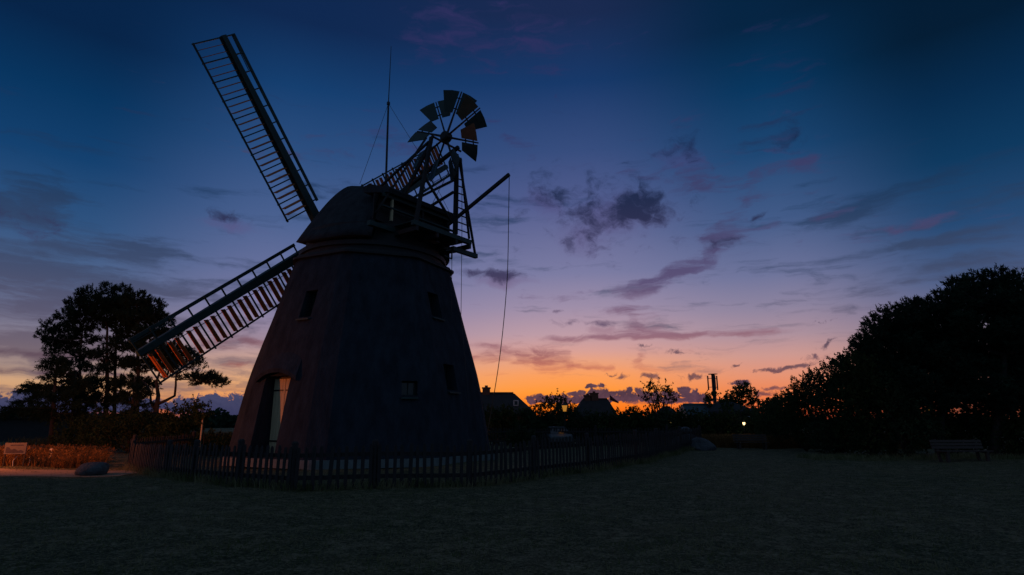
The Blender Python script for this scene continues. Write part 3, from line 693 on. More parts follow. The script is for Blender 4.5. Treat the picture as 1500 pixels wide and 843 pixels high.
# ---- leafy shrubs and trees
def shrub(name, label, base, blobs, mat='leaf', size=0.12, dens=260, cat='shrub', r0=0.05, group=None, twigs=14):
    root = empty(name, base, label=label, cat=cat, group=group); o = np.array(base); mb = MB(); vs = []
    for c, r in blobs:
        c = np.array(c) - o; r = np.array(r); n = int(dens * (r[0]*r[1]*r[2])**(2/3) * 4) + 30
        p, d = in_ell(n, c, r, 0.5); keep = np.sin(p[:,0]*3.1 + c[0])*np.cos(p[:,2]*3.7)*np.sin(p[:,1]*2.9 + 1) > -0.62; p = p[keep]
        # leafy shoots that break the outline
        ks = max(6, int(twigs*(r[0]+r[2]))); q, dd = in_ell(ks, c, r*0.9, 0.9); axd = unit(dd*0.7 + np.array([0, 0, 0.6]) + RNG.normal(size=dd.shape)*0.25); ln = (0.25 + 0.5*RNG.random(ks))*min(1.0, size*7)
        for a, b, l_ in zip(q, axd, ln):
            if a[2] + o[2] < 0.3: continue
            mb.tube([Vector(a), Vector(a + b*l_)], 0.010, 3, 0.005, cap=False)
            t = RNG.random((16, 1)); p = np.concatenate([p, a + b*l_*t + RNG.normal(size=(16, 3))*size*0.35])
        p = p[p[:, 2] > 0.02 - o[2]]
        vs.append(leaves(p, size))
        limb(mb, (RNG.normal()*0.02, RNG.normal()*0.02, 0), tuple(c), r0, 0.012)
    mb.build('stem' if cat == 'shrub' else 'trunk', M['bark'], root, smooth=True)
    tri_mesh('foliage' if cat == 'shrub' else 'crown', np.concatenate(vs), M[mat], root, 4)
    return root
def prof_y(prof_, x): return float(np.interp(x, [p[0] for p in prof_], [p[1] for p in prof_]))
def bush_px(name, label, x0, x1, Y, prof_, n, mat='leaf', size=0.12, dens=200, cat='shrub', group=None, ybase=None, depth=1.2, twigs=14):
    cx = (x0 + x1)/2; b = at(cx, 618, Y); blobs = []; s = Y/F_PX; W = (x1 - x0)*s
    for i in range(n):
        x = x0 + (x1 - x0)*(i + 0.5)/n + random.uniform(-3, 3); top = at(x, prof_y(prof_, x), Y).z; rx = W/n*0.85 + 0.15
        yy = Y + random.uniform(-0.6, 0.6)
        rz = min(1.0, top*0.35)*random.uniform(0.8, 1.1)
        blobs.append(((at(x, 618, yy).x, yy, top - rz), (rx, depth*rx if depth*rx > 0.7 else 0.7, rz)))
        z = top - rz*1.9
        while z > 0.2:
            blobs.append(((at(x, 618, yy).x + random.uniform(-.3, .3), yy + random.uniform(-.4, .4), z), (rx*1.15, max(0.9, rx), rz)))
            z -= rz*1.5
    return shrub(name, label, (b.x, Y, 0), blobs, mat, size, dens, cat, group=group, twigs=twigs)
# beside the pines
PL = [(110,612),(130,604),(160,606),(200,602),(235,606),(255,592),(275,588),(300,594),(312,612)]
bush_px('shrub', 'dark bush under the left end of the pine clump', 96, 165, 32.5, PL, 4, 'leaf', 0.11, 150)
bush_px('shrub', 'dark bush under the middle of the pine clump', 160, 235, 32.2, PL, 4, 'leaf', 0.11, 150)
bush_px('shrub', 'rounded bush right of the crooked pine, left of the staked sapling', 232, 292, 31.5, PL, 4, 'leaf', 0.12, 150)
sp_ = shrub('sapling', 'young tree tied to a pale stake, between the pines and the mill', (at(297,618,28).x, 28, 0), [((at(297,603,28).x, 28, at(297,603,28).z), (0.42,0.4,0.40)), ((at(293,615,28).x, 28.1, at(293,615,28).z), (0.3,0.3,0.3))], 'leaf', 0.11, 260, cat='tree', r0=0.02)
stk = MB(); stk.tube([(0.06,-0.12,0), (0.05,-0.12,2.0)], 0.035, 8); stk.build('stake', M['door'], sp_)
bush_px('shrub', 'low dark bush between the sapling and the mill', 286, 350, 29.5, [(280,628),(300,634),(320,640),(350,636)], 4, 'leaf', 0.10, 160)
# hedge band right of the mill
PH_ = [(705,598),(745,598),(770,604),(790,594),(806,586),(820,584),(832,596),(845,606),(880,607),(905,604),(930,602),(960,600),(1000,604),(1030,604),(1060,606),(1100,602),(1135,596)]
hx = [(700,748,'wide hedge bush behind the mill, below the thatched roof with a chimney'),(742,790,'hedge bush just left of the amber lantern'),(782,832,'taller ragged bush right beside the amber lantern'),(826,872,'hedge bush below the left end of the two-chimney roof'),
      (864,912,'hedge bush below the flag'),(904,952,'hedge bush between the flag and the airy tree'),(944,994,'hedge bush at the foot of the airy tree'),(988,1034,'hedge bush above the boulders'),(1026,1076,'hedge bush below the phone mast'),(1070,1118,'hedge bush around the bright white lamp'),(1108,1150,'hedge bush where the far bench stands')]
for x0, x1, lb in hx:
    bush_px('hedge_shrub', lb, x0, x1, 43 + random.uniform(-1, 1.5), PH_, 4, random.choice(['leaf', 'leaf2']), 0.15, 85, group='bushes of the hedge right of the mill')
bush_px('round_bush', 'rounded pale bush inside the fence right of the mill', 752, 776, 33.5, [(750,634),(764,622),(778,634)], 2, 'leaf2', 0.10, 260)
# big shrubs on the right
PR = [(1118,596),(1135,584),(1150,577),(1165,570),(1178,556),(1192,546),(1208,541),(1225,534),(1238,520),(1250,529),(1262,520),(1280,508),(1310,500),(1340,520)]
for x0, x1, Y_, n_, lb, mt_ in ((1112,1160,38,3,'lowest leafy shrub at the left end of the right thicket','leaf2'),(1150,1205,34,4,'twiggy shrub second from the left in the right thicket','leaf'),(1196,1248,31,4,'tall loose shrub against the orange sky, left of the big pines','leaf2'),
                            (1236,1310,28.5,5,'tallest leafy shrub in front of the left pine of the right group','leaf'),(1296,1350,27.5,4,'leafy shrub left of the near bench','leaf2')):
    bush_px('shrub', lb, x0, x1, Y_, PR if x0 < 1290 else [(1290,540),(1320,560),(1360,600)], n_, mt_, 0.105, 230, group='shrubs of the thicket on the right', twigs=26)
# big pines on the right
PT = [(1258,492),(1266,474),(1285,458),(1318,446),(1345,441),(1362,440),(1378,424),(1392,410),(1404,414),(1420,402),(1440,399),(1456,397),(1474,400),(1490,410),(1500,416),(1530,420),(1600,450)]
for tx, x0, x1, Y_, lb in ((1305,1258,1352,29.5,'left and lowest of the big dark pines on the right'),(1378,1330,1425,28.5,'middle one of the big dark pines, behind the near bench'),(1452,1405,1500,27.5,'tallest big dark pine, at the right edge'),(1545,1480,1610,28,'big dark pine cut off by the right edge of the view')):
    lst = []; x = x0
    while x < x1:
        y = prof_y(PT, x) + 9
        lst.append((x + 4, y, 13, 9)); lst.append((x + random.uniform(0, 8), y + 14, 15, 9))
        yy = y + 30
        while yy < 600:
            lst.append((x + random.uniform(-4, 8), yy, random.uniform(15, 21), random.uniform(8, 11))); yy += random.uniform(15, 22)
        x += 16
    b = at(tx, 665, Y_)
    pine('pine_tree', lb, trunk_pts((b.x, Y_, 0), at(tx + 6, prof_y(PT, tx) + 16, Y_), 0.3), pxpads(lst, Y_, 1.6, 1.1), 0.22, 0.8, 0.15, 0.026, 18, 0.26, group='big pines on the right')
bush_px('shrub', 'dark undergrowth behind the near bench', 1345, 1440, 28.6, [(1345,592),(1400,600),(1440,596)], 5, 'leaf', 0.11, 220)
bush_px('shrub', 'dark undergrowth at the right edge beyond the near bench', 1430, 1530, 27.5, [(1430,592),(1480,588),(1530,588)], 5, 'leaf', 0.11, 220)
# airy tree and dense tree over the hedge, small ones round the houses
def ptree(label, tx, Y, blobs, size, dens, mat='leaf', r0=0.16, twigs=10, name='leafy_tree'):
    bl = [((at(x, y, Y).x, Y + random.uniform(-.8,.8), at(x, y, Y).z), (rx*Y/F_PX, rx*Y/F_PX, ry*Y/F_PX)) for x, y, rx, ry in blobs]
    return shrub(name, label, (at(tx, 618, Y).x, Y, 0), bl, mat, size, dens, cat='tree', r0=r0, twigs=twigs)
ptree('airy leafy tree with sky showing through, above the hedge', 965, 48, [(952,575,7,6),(962,568,8,4),(973,570,8,5),(984,577,6,5),(946,584,6,4),(958,585,7,4),(972,584,8,4),(985,587,5,3),(965,594,8,4),(950,567,4,3)], 0.15, 42)
ptree('dense round-topped tree right of the phone mast', 1088, 62, [(1082,572,10,8),(1092,570,10,9),(1100,580,9,9),(1078,584,10,9),(1090,588,14,10),(1104,594,8,9),(1072,594,9,8)], 0.22, 75)
ptree('small thin tree left of the phone mast', 1040, 62, [(1040,584,6,5),(1046,578,4,4),(1036,592,6,4)], 0.2, 30)
ptree('little ragged tree left of the phone mast, by the low roof', 1064, 58, [(1062,590,6,5),(1068,584,4,4),(1060,598,7,5)], 0.2, 40)
ptree('windblown tree above the amber lantern', 815, 50, [(805,588,8,4),(817,584,8,4),(825,590,6,4),(797,594,7,3),(812,594,9,4)], 0.16, 60)
for x, y, Y_, lb in ((1128,590,60,'far tree right of the dense round-topped tree'),(1142,584,58,'far tree at the left end of the right thicket'),(925,602,70,'low far tree right of the two-chimney house'),(836,600,66,'low far tree left of the two-chimney house')):
    ptree(lb, x, Y_, [(x,y+4,10,6),(x-7,y+9,8,6),(x+8,y+8,8,6)], 0.22, 50)

# ------------------------------------------------------------------ picket fence round the mill
def g3(px, py): 
    p = gnd(px, py); p.z = gz(p.x, p.y); return p
FP = [g3(*q) for q in ((188,688),(238,699),(278,706),(343,713),(427,718),(548,717),(690,711),(785,702),(865,692),(935,680),(965,672),(1000,662))]
FP += [Vector((x, y, gz(x, y))) for x, y in ((11.2,35.5),(10.0,38.5),(5.5,39.6),(0.5,40.0),(-5,39.8),(-10.5,38.0),(-14.0,34.0),(-15.5,29.0),(-15.2,24.0))]
HT = [0.88,0.92,0.96,1.0,1.03,1.04,1.05,1.09,1.12,1.15,1.18,1.20,1.2,1.2,1.2,1.2,1.2,1.15,1.1,1.0,0.9]
fence = empty('picket_fence', FP[4], label='dark wooden picket fence with round-topped pickets, all around the windmill', cat='fence'); FO = Vector(FP[4])
nF = len(FP)
for i in range(nF):
    a, b = FP[i], FP[(i+1) % nF]; h0, h1 = HT[i], HT[(i+1) % nF]; d = b - a; Ls = Vector((d.x, d.y, 0)).length; u = Vector((d.x/Ls, d.y/Ls, 0)); nrm = Vector((u.y, -u.x, 0))
    if nrm.dot(Vector((MC.x - a.x, MC.y - a.y, 0))) > 0: nrm = -nrm
    ps = MB(); hp = h0 + 0.10 + random.uniform(0, .06); tl = Vector((random.uniform(-.03,.03), random.uniform(-.03,.03), 0)); o = a - FO - nrm*0.07
    ps.tube([o - Vector((0,0,.1)), o + tl + Vector((0,0,hp - 0.04)), o + tl + Vector((0,0,hp))], [0.085, 0.08, 0.05], 10); ps.build('post', M['picket'], fence, smooth=False)
    for z in (0.27, 0.78):
        r = MB(); r.bar(a - FO + u*0.02 + Vector((0,0,z*h0)) - nrm*0.02, b - FO - u*0.02 + Vector((0,0,z*h1)) - nrm*0.02, 0.05, 0.10); r.build('rail', M['picket'], fence)
    pk = MB(); n = max(2, int(Ls/0.182)); 
    for k in range(n):
        t = (k + 0.5)/n; w = 0.088 + random.uniform(-.012, .010)
        if t*Ls < 0.07 or (1-t)*Ls < 0.07: continue
        p = a.lerp(b, t) - FO + nrm*0.035; p.z = gz(p.x + FO.x, p.y + FO.y) - FO.z; h = h0 + (h1 - h0)*t + random.uniform(-.04, .03); s_ = u*(random.gauss(0, .022))
        lean = s_ + nrm*random.uniform(-.02, .02); q = []
        out = [(-w/2, 0.02), (w/2, 0.02), (w/2, h - 0.07), (w*0.36, h - 0.022), (w*0.13, h), (-w*0.13, h), (-w*0.36, h - 0.022), (-w/2, h - 0.07)]
        for th_ in (-0.011, 0.011):
            q += [p + u*x + nrm*th_ + Vector((0, 0, z)) + lean*z for x, z in out]
        pk.add(q, [tuple(range(8))[::-1], tuple(range(8, 16))] + [(j, (j+1) % 8, 8 + (j+1) % 8, 8 + j) for j in range(8)])
    pk.build('picket_panel', M['picket'], fence)

# ------------------------------------------------------------------ grasses
def blades(n, xy, hmin, hmax, w, bend=0.5, seeds=False):
    x, y = xy[:, 0], xy[:, 1]; z = hgt(x, y) * np.clip((70 - np.hypot(x, y-20)) / 30, 0, 1)
    b = np.stack([x, y, z - 0.01], 1); h = (hmin + (hmax - hmin)*RNG.random(n))[:, None]; a = RNG.random(n)*2*np.pi
    side = np.stack([np.cos(a), np.sin(a), np.zeros(n)], 1)*w; bd = RNG.normal(size=(n, 3))*np.array([1, 1, 0])*bend*h*0.5
    mid = b + bd*0.35 + np.array([0, 0, 1])*h*0.6; top = b + bd*1.1 + np.array([0, 0, 1])*h
    v = [np.stack([b - side, b + side, mid + side*0.8, mid - side*0.8], 1), np.stack([mid - side*0.8, mid + side*0.8, top, top - side*0.1], 1)]
    if seeds:
        tip = top + unit(top - mid)*0.10; v.append(np.stack([top - side*0.2, top*0.5 + tip*0.5 + side*2.2, tip, top*0.5 + tip*0.5 - side*2.2], 1))
    return np.concatenate(v).reshape(-1, 3)
def grass_obj(name, label, v, mat): 
    o = tri_mesh(name, v, M[mat], None, 4, kind='stuff'); tag(o, label, 'grass'); return o
# short lawn grass in clumps over the near lawn
n = 90000; u_ = RNG.random(n); dist = 4.5 + 22*u_**1.25; lx = (RNG.random(n)*2 - 1)*0.95*dist
xy = np.stack([lx, dist], 1); cl = np.sin(lx*1.7 + dist*0.9)*np.sin(dist*2.3 - lx*0.6) + RNG.normal(size=n)*0.7; xy = xy[cl > -0.1] ; xy = xy + RNG.normal(size=xy.shape)*0.02
grass_obj('lawn_grass', 'short dry lawn grass growing in the foreground', blades(len(xy), xy, 0.02, 0.065, 0.006, 1.2), 'grass')
# rank grass at the foot of the fence
xs = []
for i in range(0, 12):
    a, b = FP[i], FP[(i+1) % nF]; m_ = int((b - a).length*230); t = RNG.random(m_); off = RNG.normal(size=m_)*0.16
    d = (b - a).normalized(); xs.append(np.stack([a.x + (b.x - a.x)*t + d.y*off, a.y + (b.y - a.y)*t - d.x*off], 1))
xs = np.concatenate(xs); grass_obj('fence_grass', 'unmown grass along the foot of the picket fence', blades(len(xs), xs, 0.08, 0.30, 0.008, 0.8), 'grass')
# tall dry grass on the left
n = 26000; X_ = -31 + 17.6*RNG.random(n); Y_ = 21.3 + 6.0*RNG.random(n)**1.3; keep = (X_ < -0.672*Y_) & (np.sin(X_*2.1)*np.sin(Y_*1.7) + RNG.normal(size=n)*0.5 > -0.7)
xy = np.stack([X_, Y_], 1)[keep]; grass_obj('tall_grass', 'tall dry golden grass beside the path at the left edge', blades(len(xy), xy, 0.12, 0.55, 0.010, 0.8, True), 'straw')
# tall grass far right, behind the fence and round the far bench
n = 26000; X_ = 10.5 + 17*RNG.random(n); Y_ = 36.5 + 5*RNG.random(n); xy = np.stack([X_, Y_], 1)
v1 = blades(n, xy, 0.25, 0.75, 0.014, 0.5, True)
grass_obj('field_grass', 'pale unmown grass around the far bench and the boulders', v1, 'straw')
n = 6000; xy = np.stack([13 + 22*RNG.random(n), 25.5 + 2.5*RNG.random(n)], 1); grass_obj('edge_grass', 'rank grass below the thicket on the right', blades(n, xy, 0.08, 0.3, 0.012, 0.8), 'grass')
n = 14000; xy = np.stack([-34 + 30*RNG.random(n), 40 + 22*RNG.random(n)], 1); grass_obj('meadow_grass', 'pale meadow grass beyond the pines on the left', blades(n, xy, 0.3, 0.7, 0.03, 0.5), 'straw')

# path strip (sand) at the left
M['sand'] = material('sandy_path', (0.30,0.235,0.17), (0.19,0.15,0.105), 0.95, 2.5, bump=0.6, bdist=0.02)
pv = []; pf = []; m_ = 36
for i in range(m_ + 1):
    x = -34 + 22*i/m_
    for j, yy in enumerate((17.9, 18.5, 19.1, 19.7, 20.3, 20.9)):
        y = yy + 0.35*math.sin(x*0.5) + 0.12*math.sin(x*2.3 + j) + (x + 23)*0.03; pv.append((x, y, gz(x, y) + (0.016 if 0 < j < 5 else -0.02)))
for i in range(m_):
    for j in range(5): pf.append((i*6+j, (i+1)*6+j, (i+1)*6+j+1, i*6+j+1))
pm = MB(); pm.add(pv, pf); pth = pm.build('path', M['sand'], smooth=True, kind='structure')

# ------------------------------------------------------------------ boulders
def boulder(label, c, r, seed, group=None, mat='stone'):
    bm = bmesh.new(); bmesh.ops.create_icosphere(bm, subdivisions=4, radius=1.0); rs = np.random.default_rng(seed); ph = rs.random((6, 3))*6.28; fr = rs.normal(size=(6, 3))*1.6
    for v in bm.verts:
        p = v.co.copy(); k = 1 + sum(0.075*math.sin(fr[i].dot(np.array(p)) + ph[i][0]) for i in range(6)); pl_ = 0
        for i in range(3):
            nrm = Vector(fr[i]).normalized(); dd = p.dot(nrm)
            if dd > 0.72: p -= nrm*(dd - 0.72)*0.8
        v.co = Vector((p.x*r[0], p.y*r[1], p.z*r[2])) * k
    me = bpy.data.meshes.new('boulder'); bm.to_mesh(me); bm.free(); me.materials.append(M[mat]); me.polygons.foreach_set('use_smooth', [True]*len(me.polygons))
    o = bpy.data.objects.new('boulder', me); COL.objects.link(o); o.location = c; o.rotation_euler = (0, 0, rs.random()*0.5); return tag(o, label, 'boulder', group)
p = g3(134, 695); boulder('grey boulder lying in the grass left of the fence corner', (p.x, p.y, 0.12), (0.46,0.30,0.27), 3)
RG = 'boulders beyond the right end of the fence'
for (px, py, Y_, r, lb, sd) in ((1004,0,36.5,(0.42,0.4,0.36),'smallest, topmost boulder of the heap right of the fence end',5),(1010,0,35.0,(0.75,0.6,0.52),'middle boulder of the heap right of the fence end',6),(1025,0,34.2,(0.72,0.5,0.40),'lowest, rightmost boulder of the heap beyond the fence',7),(998,0,35.6,(0.5,0.5,0.45),'boulder half hidden by the right end of the fence',8)):
    b = at(px, 655, Y_); z = {5: 0.95, 6: 0.35, 7: 0.22, 8: 0.30}[sd]; boulder(lb, (b.x, Y_, z), r, sd, RG)
b = at(1002, 655, 36.3); boulder('boulder under the topmost one at the back of the heap', (b.x, 36.3, 0.30), (0.62,0.5,0.45), 9, RG)

# ------------------------------------------------------------------ benches
def bench(label, c, rz, k=1.0):
    t = empty('park_bench', c, rz, label, 'bench', 'park benches at the edge of the lawn'); wd = M['bench']; t.scale = (k, 1, 1)
    s = MB()
    for i in range(3): s.box(-0.95, 0.95, -0.22 + i*0.155, -0.22 + i*0.155 + 0.13, 0.43, 0.465)
    s.build('seat', wd, t)
    s = MB()
    for i in range(3):
        z = 0.53 + i*0.125; y = 0.27 + i*0.03
        s.hexa([(-0.95,y,z),(0.95,y,z),(0.95,y+0.035,z),(-0.95,y+0.035,z),(-0.95,y+0.028,z+0.10),(0.95,y+0.028,z+0.10),(0.95,y+0.063,z+0.10),(-0.95,y+0.063,z+0.10)])
    s.build('backrest', wd, t)
    for x in (-0.72, 0.72):
        l = MB(); l.box(x-0.05, x+0.05, -0.20, -0.11, 0, 0.38); l.bar((x, 0.24, 0), (x, 0.42, 0.90), 0.09, 0.07, (1,0,0)); l.box(x-0.045, x+0.045, -0.22, 0.30, 0.382, 0.428); l.build('leg', wd, t)
    return t
M['bench'] = material('weathered_bench_wood', (0.085,0.06,0.05), (0.05,0.035,0.03), 0.8, 4, (1,6,6), 0.4, 0.01)
bench('near wooden bench in the dark under the big pines on the right', (at(1414,675,24.6).x, 24.6, gz(15,24) - 0.03), R(4), 1.18)
bench('far wooden bench in the pale grass right of the boulders', (at(1102,655,34.4).x, 34.4, 0), R(-4))

# ------------------------------------------------------------------ sign, marker pegs
sg = empty('notice_board', (at(23,656,21).x, 21.0, 0.08), R(12), 'small pale notice board on posts in the tall grass at the left edge', 'sign')
w_ = MB(); w_.box(-0.33, 0.33, -0.015, 0.015, 0.42, 0.80); w_.build('panel', material('sign_white', (0.15,0.14,0.15), (0.10,0.095,0.10), 0.5, 3, bump=0), sg)
M['sign_ink'] = material('sign_ink', (0.05,0.045,0.08), None, 0.6, 3, bump=0)
hl = MB(); v = [(-0.28, 0.46), (0.26, 0.46), (0.26, 0.52), (0.18, 0.56), (0.10, 0.53), (-0.02, 0.60), (-0.12, 0.56), (-0.20, 0.65), (-0.28, 0.66)]
hl.add([(x, -0.019, z) for x, z in v], [tuple(range(len(v)))]); hl.build('picture', M['sign_ink'], sg)
hl = MB(); hl.add([(-0.16,-0.019,0.705), (0.24,-0.019,0.705), (0.24,-0.019,0.735), (-0.16,-0.019,0.735)], [(0,1,2,3)]); hl.build('lettering', M['sign_ink'], sg)
for x in (-0.30, 0.30): w_ = MB(); w_.box(x-0.02, x+0.02, 0.018, 0.055, 0, 0.82); w_.build('post', M['dark_wood'], sg)
M['peg'] = material('pale_peg', (0.60,0.58,0.55), None, 0.7, 3, bump=0.1)
pegs = [(18,684,0.34,'at the left edge'),(41,682,0.30,'second from the left edge'),(53,681,0.28,'third from the left edge'),(65,681,0.32,'fourth from the left edge'),(76,681,0.26,'fifth from the left edge'),(93,681,0.32,'just left of the grey boulder'),(116,680,0.32,'behind the grey boulder, left one'),(138,680,0.30,'behind the grey boulder, right one')]
for px, py, h, lb in pegs:
    p = g3(px, py + 3); m_ = MB(); m_.tube([(0,0,-0.05),(random.uniform(-.04,.06),0,h*0.6),(random.uniform(-.02,.10),0,h)], 0.016, 6, 0.012); m_.build('marker_peg', M['peg'], loc=p, label='short pale peg beside the path, ' + lb, cat='peg', group='pale pegs along the path')
p = g3(121, 678); m_ = MB(); m_.box(-0.05, 0.05, -0.03, 0.03, -0.05, 0.62); bevel(m_.build('marker_post', M['peg'], loc=(p.x, 22.5, 0), label='single white post standing taller in the golden grass', cat='post'), 0.008)
# ------------------------------------------------------------------ far houses
M['far_thatch'] = material('far_thatch', (0.045,0.042,0.042), (0.025,0.023,0.023), 0.95, 1.5, (1,1,1), 0.5, 0.05)
M['brick'] = material('brick', (0.15,0.075,0.05), (0.10,0.05,0.035), 0.9, 3, bump=0.3)
M['metal_roof'] = material('metal_roof', (0.045,0.085,0.095), (0.03,0.06,0.065), 0.5, 1, bump=0.1, spec=0.5)
M['white_paint'] = material('white_paint', (0.7,0.7,0.68), None, 0.6, 3, bump=0.1)
def house(label, x0, x1, Y, eave_z, ridge_z, hip=(0.2, 0.2), dep=7.0, roof='far_thatch', chim=(), wins=(), gable_w='brick'):
    """roof seen side on; x in photo pixels at the horizon row, hip = share of the width taken by each sloping end"""
    a, b = at(x0, 618, Y).x, at(x1, 618, Y).x; W = b - a; h = empty('house', ((a+b)/2, Y, 0), 0, label, 'house')
    w = MB(); w.box(-W/2 + 0.4, W/2 - 0.4, 0.4, dep - 0.4, 0, eave_z + 0.05); w.build('wall', M[gable_w], h)
    r = MB(); l0, l1 = -W/2 + W*hip[0], W/2 - W*hip[1]
    r.add([(-W/2,0,eave_z),(W/2,0,eave_z),(W/2,dep,eave_z),(-W/2,dep,eave_z),(l0,dep/2,ridge_z),(l1,dep/2,ridge_z),(-W/2,0,eave_z-0.25),(W/2,0,eave_z-0.25),(W/2,dep,eave_z-0.25),(-W/2,dep,eave_z-0.25)],
          [(0,1,5,4),(2,3,4,5),(1,2,5),(3,0,4),(6,7,1,0),(7,8,2,1),(8,9,3,2),(9,6,0,3),(9,8,7,6)]); rf = r.build('roof', M[roof], h)
    rc = MB(); rc.tube([(l0 + 0.1, dep/2, ridge_z - 0.03), (l1 - 0.1, dep/2, ridge_z - 0.03)], 0.16, 8); rc.build('ridge_cap', M[roof], rf)
    for cx, ch, cw in chim:
        x = at(cx, 618, Y).x - (a+b)/2; c = MB(); c.box(x - cw/2, x + cw/2, dep/2 - 0.3, dep/2 + 0.3, ridge_z - 0.9, ridge_z + ch); c.box(x - cw/2 - 0.06, x + cw/2 + 0.06, dep/2 - 0.36, dep/2 + 0.36, ridge_z + ch + 0.002, ridge_z + ch + 0.12)
        c.box(x - 0.14, x + 0.14, dep/2 - 0.14, dep/2 + 0.14, ridge_z + ch + 0.122, ridge_z + ch + 0.3); c.build('chimney', M['brick'], rf)
    for wx, wz, ww, wh, mt in wins:
        x = at(wx, 618, Y).x - (a+b)/2; y_ = 0.38 if wz + wh < eave_z else (wz + wh/2 - eave_z)/(ridge_z - eave_z)*dep/2 - 0.5
        f = MB(); f.box(x - ww/2, x + ww/2, y_ - 0.08, y_, wz, wz + wh); f = f.build('window', M['white_paint'], h); q = MB(); q.box(x - ww/2 + 0.08, x + ww/2 - 0.08, y_ - 0.10, y_ - 0.083, wz + 0.08, wz + wh - 0.08); q.build('pane', M[mt], f)
    return h
def zat(py, Y): return at(750, py, Y).z
def emis(name, col, st):
    m = bpy.data.materials.new(name); m.use_nodes = True; nt = m.node_tree; nt.nodes.clear(); o = nt.nodes.new('ShaderNodeOutputMaterial'); e = nt.nodes.new('ShaderNodeEmission'); e.inputs[0].default_value = col + (1,); e.inputs[1].default_value = st
    nz = nt.nodes.new('ShaderNodeTexNoise'); nz.inputs['Scale'].default_value = 6; mt = nt.nodes.new('ShaderNodeMath'); mt.operation = 'MULTIPLY_ADD'; nt.links.new(nz.outputs[0], mt.inputs[0]); mt.inputs[1].default_value = 0.3*st; mt.inputs[2].default_value = 0.85*st; nt.links.new(mt.outputs[0], e.inputs[1])
    nt.links.new(e.outputs[0], o.inputs[0]); return m
M['lit'] = emis('lit_window', (1.0, 0.72, 0.22), 0.55); M['dimwin'] = emis('dim_window', (0.35, 0.55, 0.6), 0.02)
house('long thatched house with one chimney, half hidden by the mill', 640, 786, 52, 2.3, zat(576, 55), (0.30, 0.22), 8, chim=((709, 0.45, 0.7),), wins=((756, 3.0, 0.45, 0.5, 'glass'),))
house('thatched house with two chimneys and a flag beside it', 843, 906, 64, 2.2, zat(585, 67), (0.26, 0.10), 7, chim=((868, 0.35, 0.8), (878, 0.6, 0.9)), wins=((872, 1.2, 0.8, 0.9, 'glass'),))
house('low dark house behind the airy tree, with one lit window', 970, 1003, 66, 2.0, zat(597, 69), (0.3, 0.25), 6, wins=((984, 1.35, 0.7, 0.5, 'lit'), (992, 1.35, 0.7, 0.5, 'glass')))
house('low house with a bluish metal roof left of the phone mast', 1008, 1062, 60, 2.2, zat(593, 62.5), (0.06, 0.06), 5, roof='metal_roof', gable_w='dark_wood', wins=((1030, 1.2, 0.8, 0.7, 'glass'),))
house('dark gabled house half hidden by the dense round tree', 1058, 1112, 57, 2.6, zat(587, 60), (0.35, 0.35), 8, wins=((1100, 1.3, 0.7, 0.8, 'glass'),))
house('long low thatched house behind the pines at the left edge', -60, 130, 47, 2.1, zat(607, 50), (0.25, 0.25), 7, gable_w='dark_wood')
fl = empty('flagpole', (at(895,618,66).x, 66, 0), 0, 'thin flagpole with a drooping dark flag beside the two-chimney house', 'flagpole'); zt = zat(578, 66)
m_ = MB(); m_.tube([(0,0,0),(0,0,zt)], 0.05, 6, 0.03); m_.build('pole', M['iron'], fl)
m_ = MB(); m_.loft([[(0.03 + t*0.9, 0.1*math.sin(t*5), zt - 0.1 - t*0.75), (0.03 + t*0.9, 0.1*math.sin(t*5) + 0.01, zt - 0.1 - t*0.75), (0.03 + t*0.85, 0.1*math.sin(t*5 + .4) + 0.01, zt - 0.65 - t*0.35), (0.03 + t*0.85, 0.1*math.sin(t*5 + .4), zt - 0.65 - t*0.35)] for t in (0,.2,.4,.6,.8,1)]); m_.build('flag', material('flag_cloth', (0.10,0.04,0.05), None, 0.9, 3, bump=0), fl)
# phone mast
Ym = 70; ma = empty('phone_mast', (at(1049.5,618,Ym).x, Ym, 0), 0, 'slim phone mast with antenna panels, standing over the low houses', 'mast'); zt = zat(548, Ym)
m_ = MB(); m_.tube([(0,0,0),(0,0,zt)], 0.24, 10, 0.20); m_.build('pole', M['iron'], ma)
for k in range(3):
    for zz, hh, rr in ((zt - 1.9, 1.7, 0.62), (zt - 4.2, 1.5, 0.72)):
        a_ = k*2.094 + 0.5 + (0.6 if zz < zt - 2 else 0); m_ = MB(); x, y = rr*math.cos(a_), rr*math.sin(a_)
        m_.box(x - 0.07, x + 0.07, y - 0.05, y + 0.05, zz, zz + hh); m_.bar((x*0.3, y*0.3, zz + hh*0.8), (x*0.9, y*0.9, zz + hh*0.8), 0.06, 0.06); m_.bar((x*0.3, y*0.3, zz + hh*0.2), (x*0.9, y*0.9, zz + hh*0.2), 0.06, 0.06); m_.build('antenna_panel', M['iron'], ma)
m_ = MB(); m_.tube([(0.35,-0.2,zt - 5.4), (0.75,-0.45,zt - 5.4)], [0.36, 0.30], 12); m_.build('dish', M['iron'], ma)
m_ = MB(); m_.tube([(0,0,zt - 0.06),(0,0,zt)], 0.55, 12); m_.build('top_ring', M['iron'], ma)
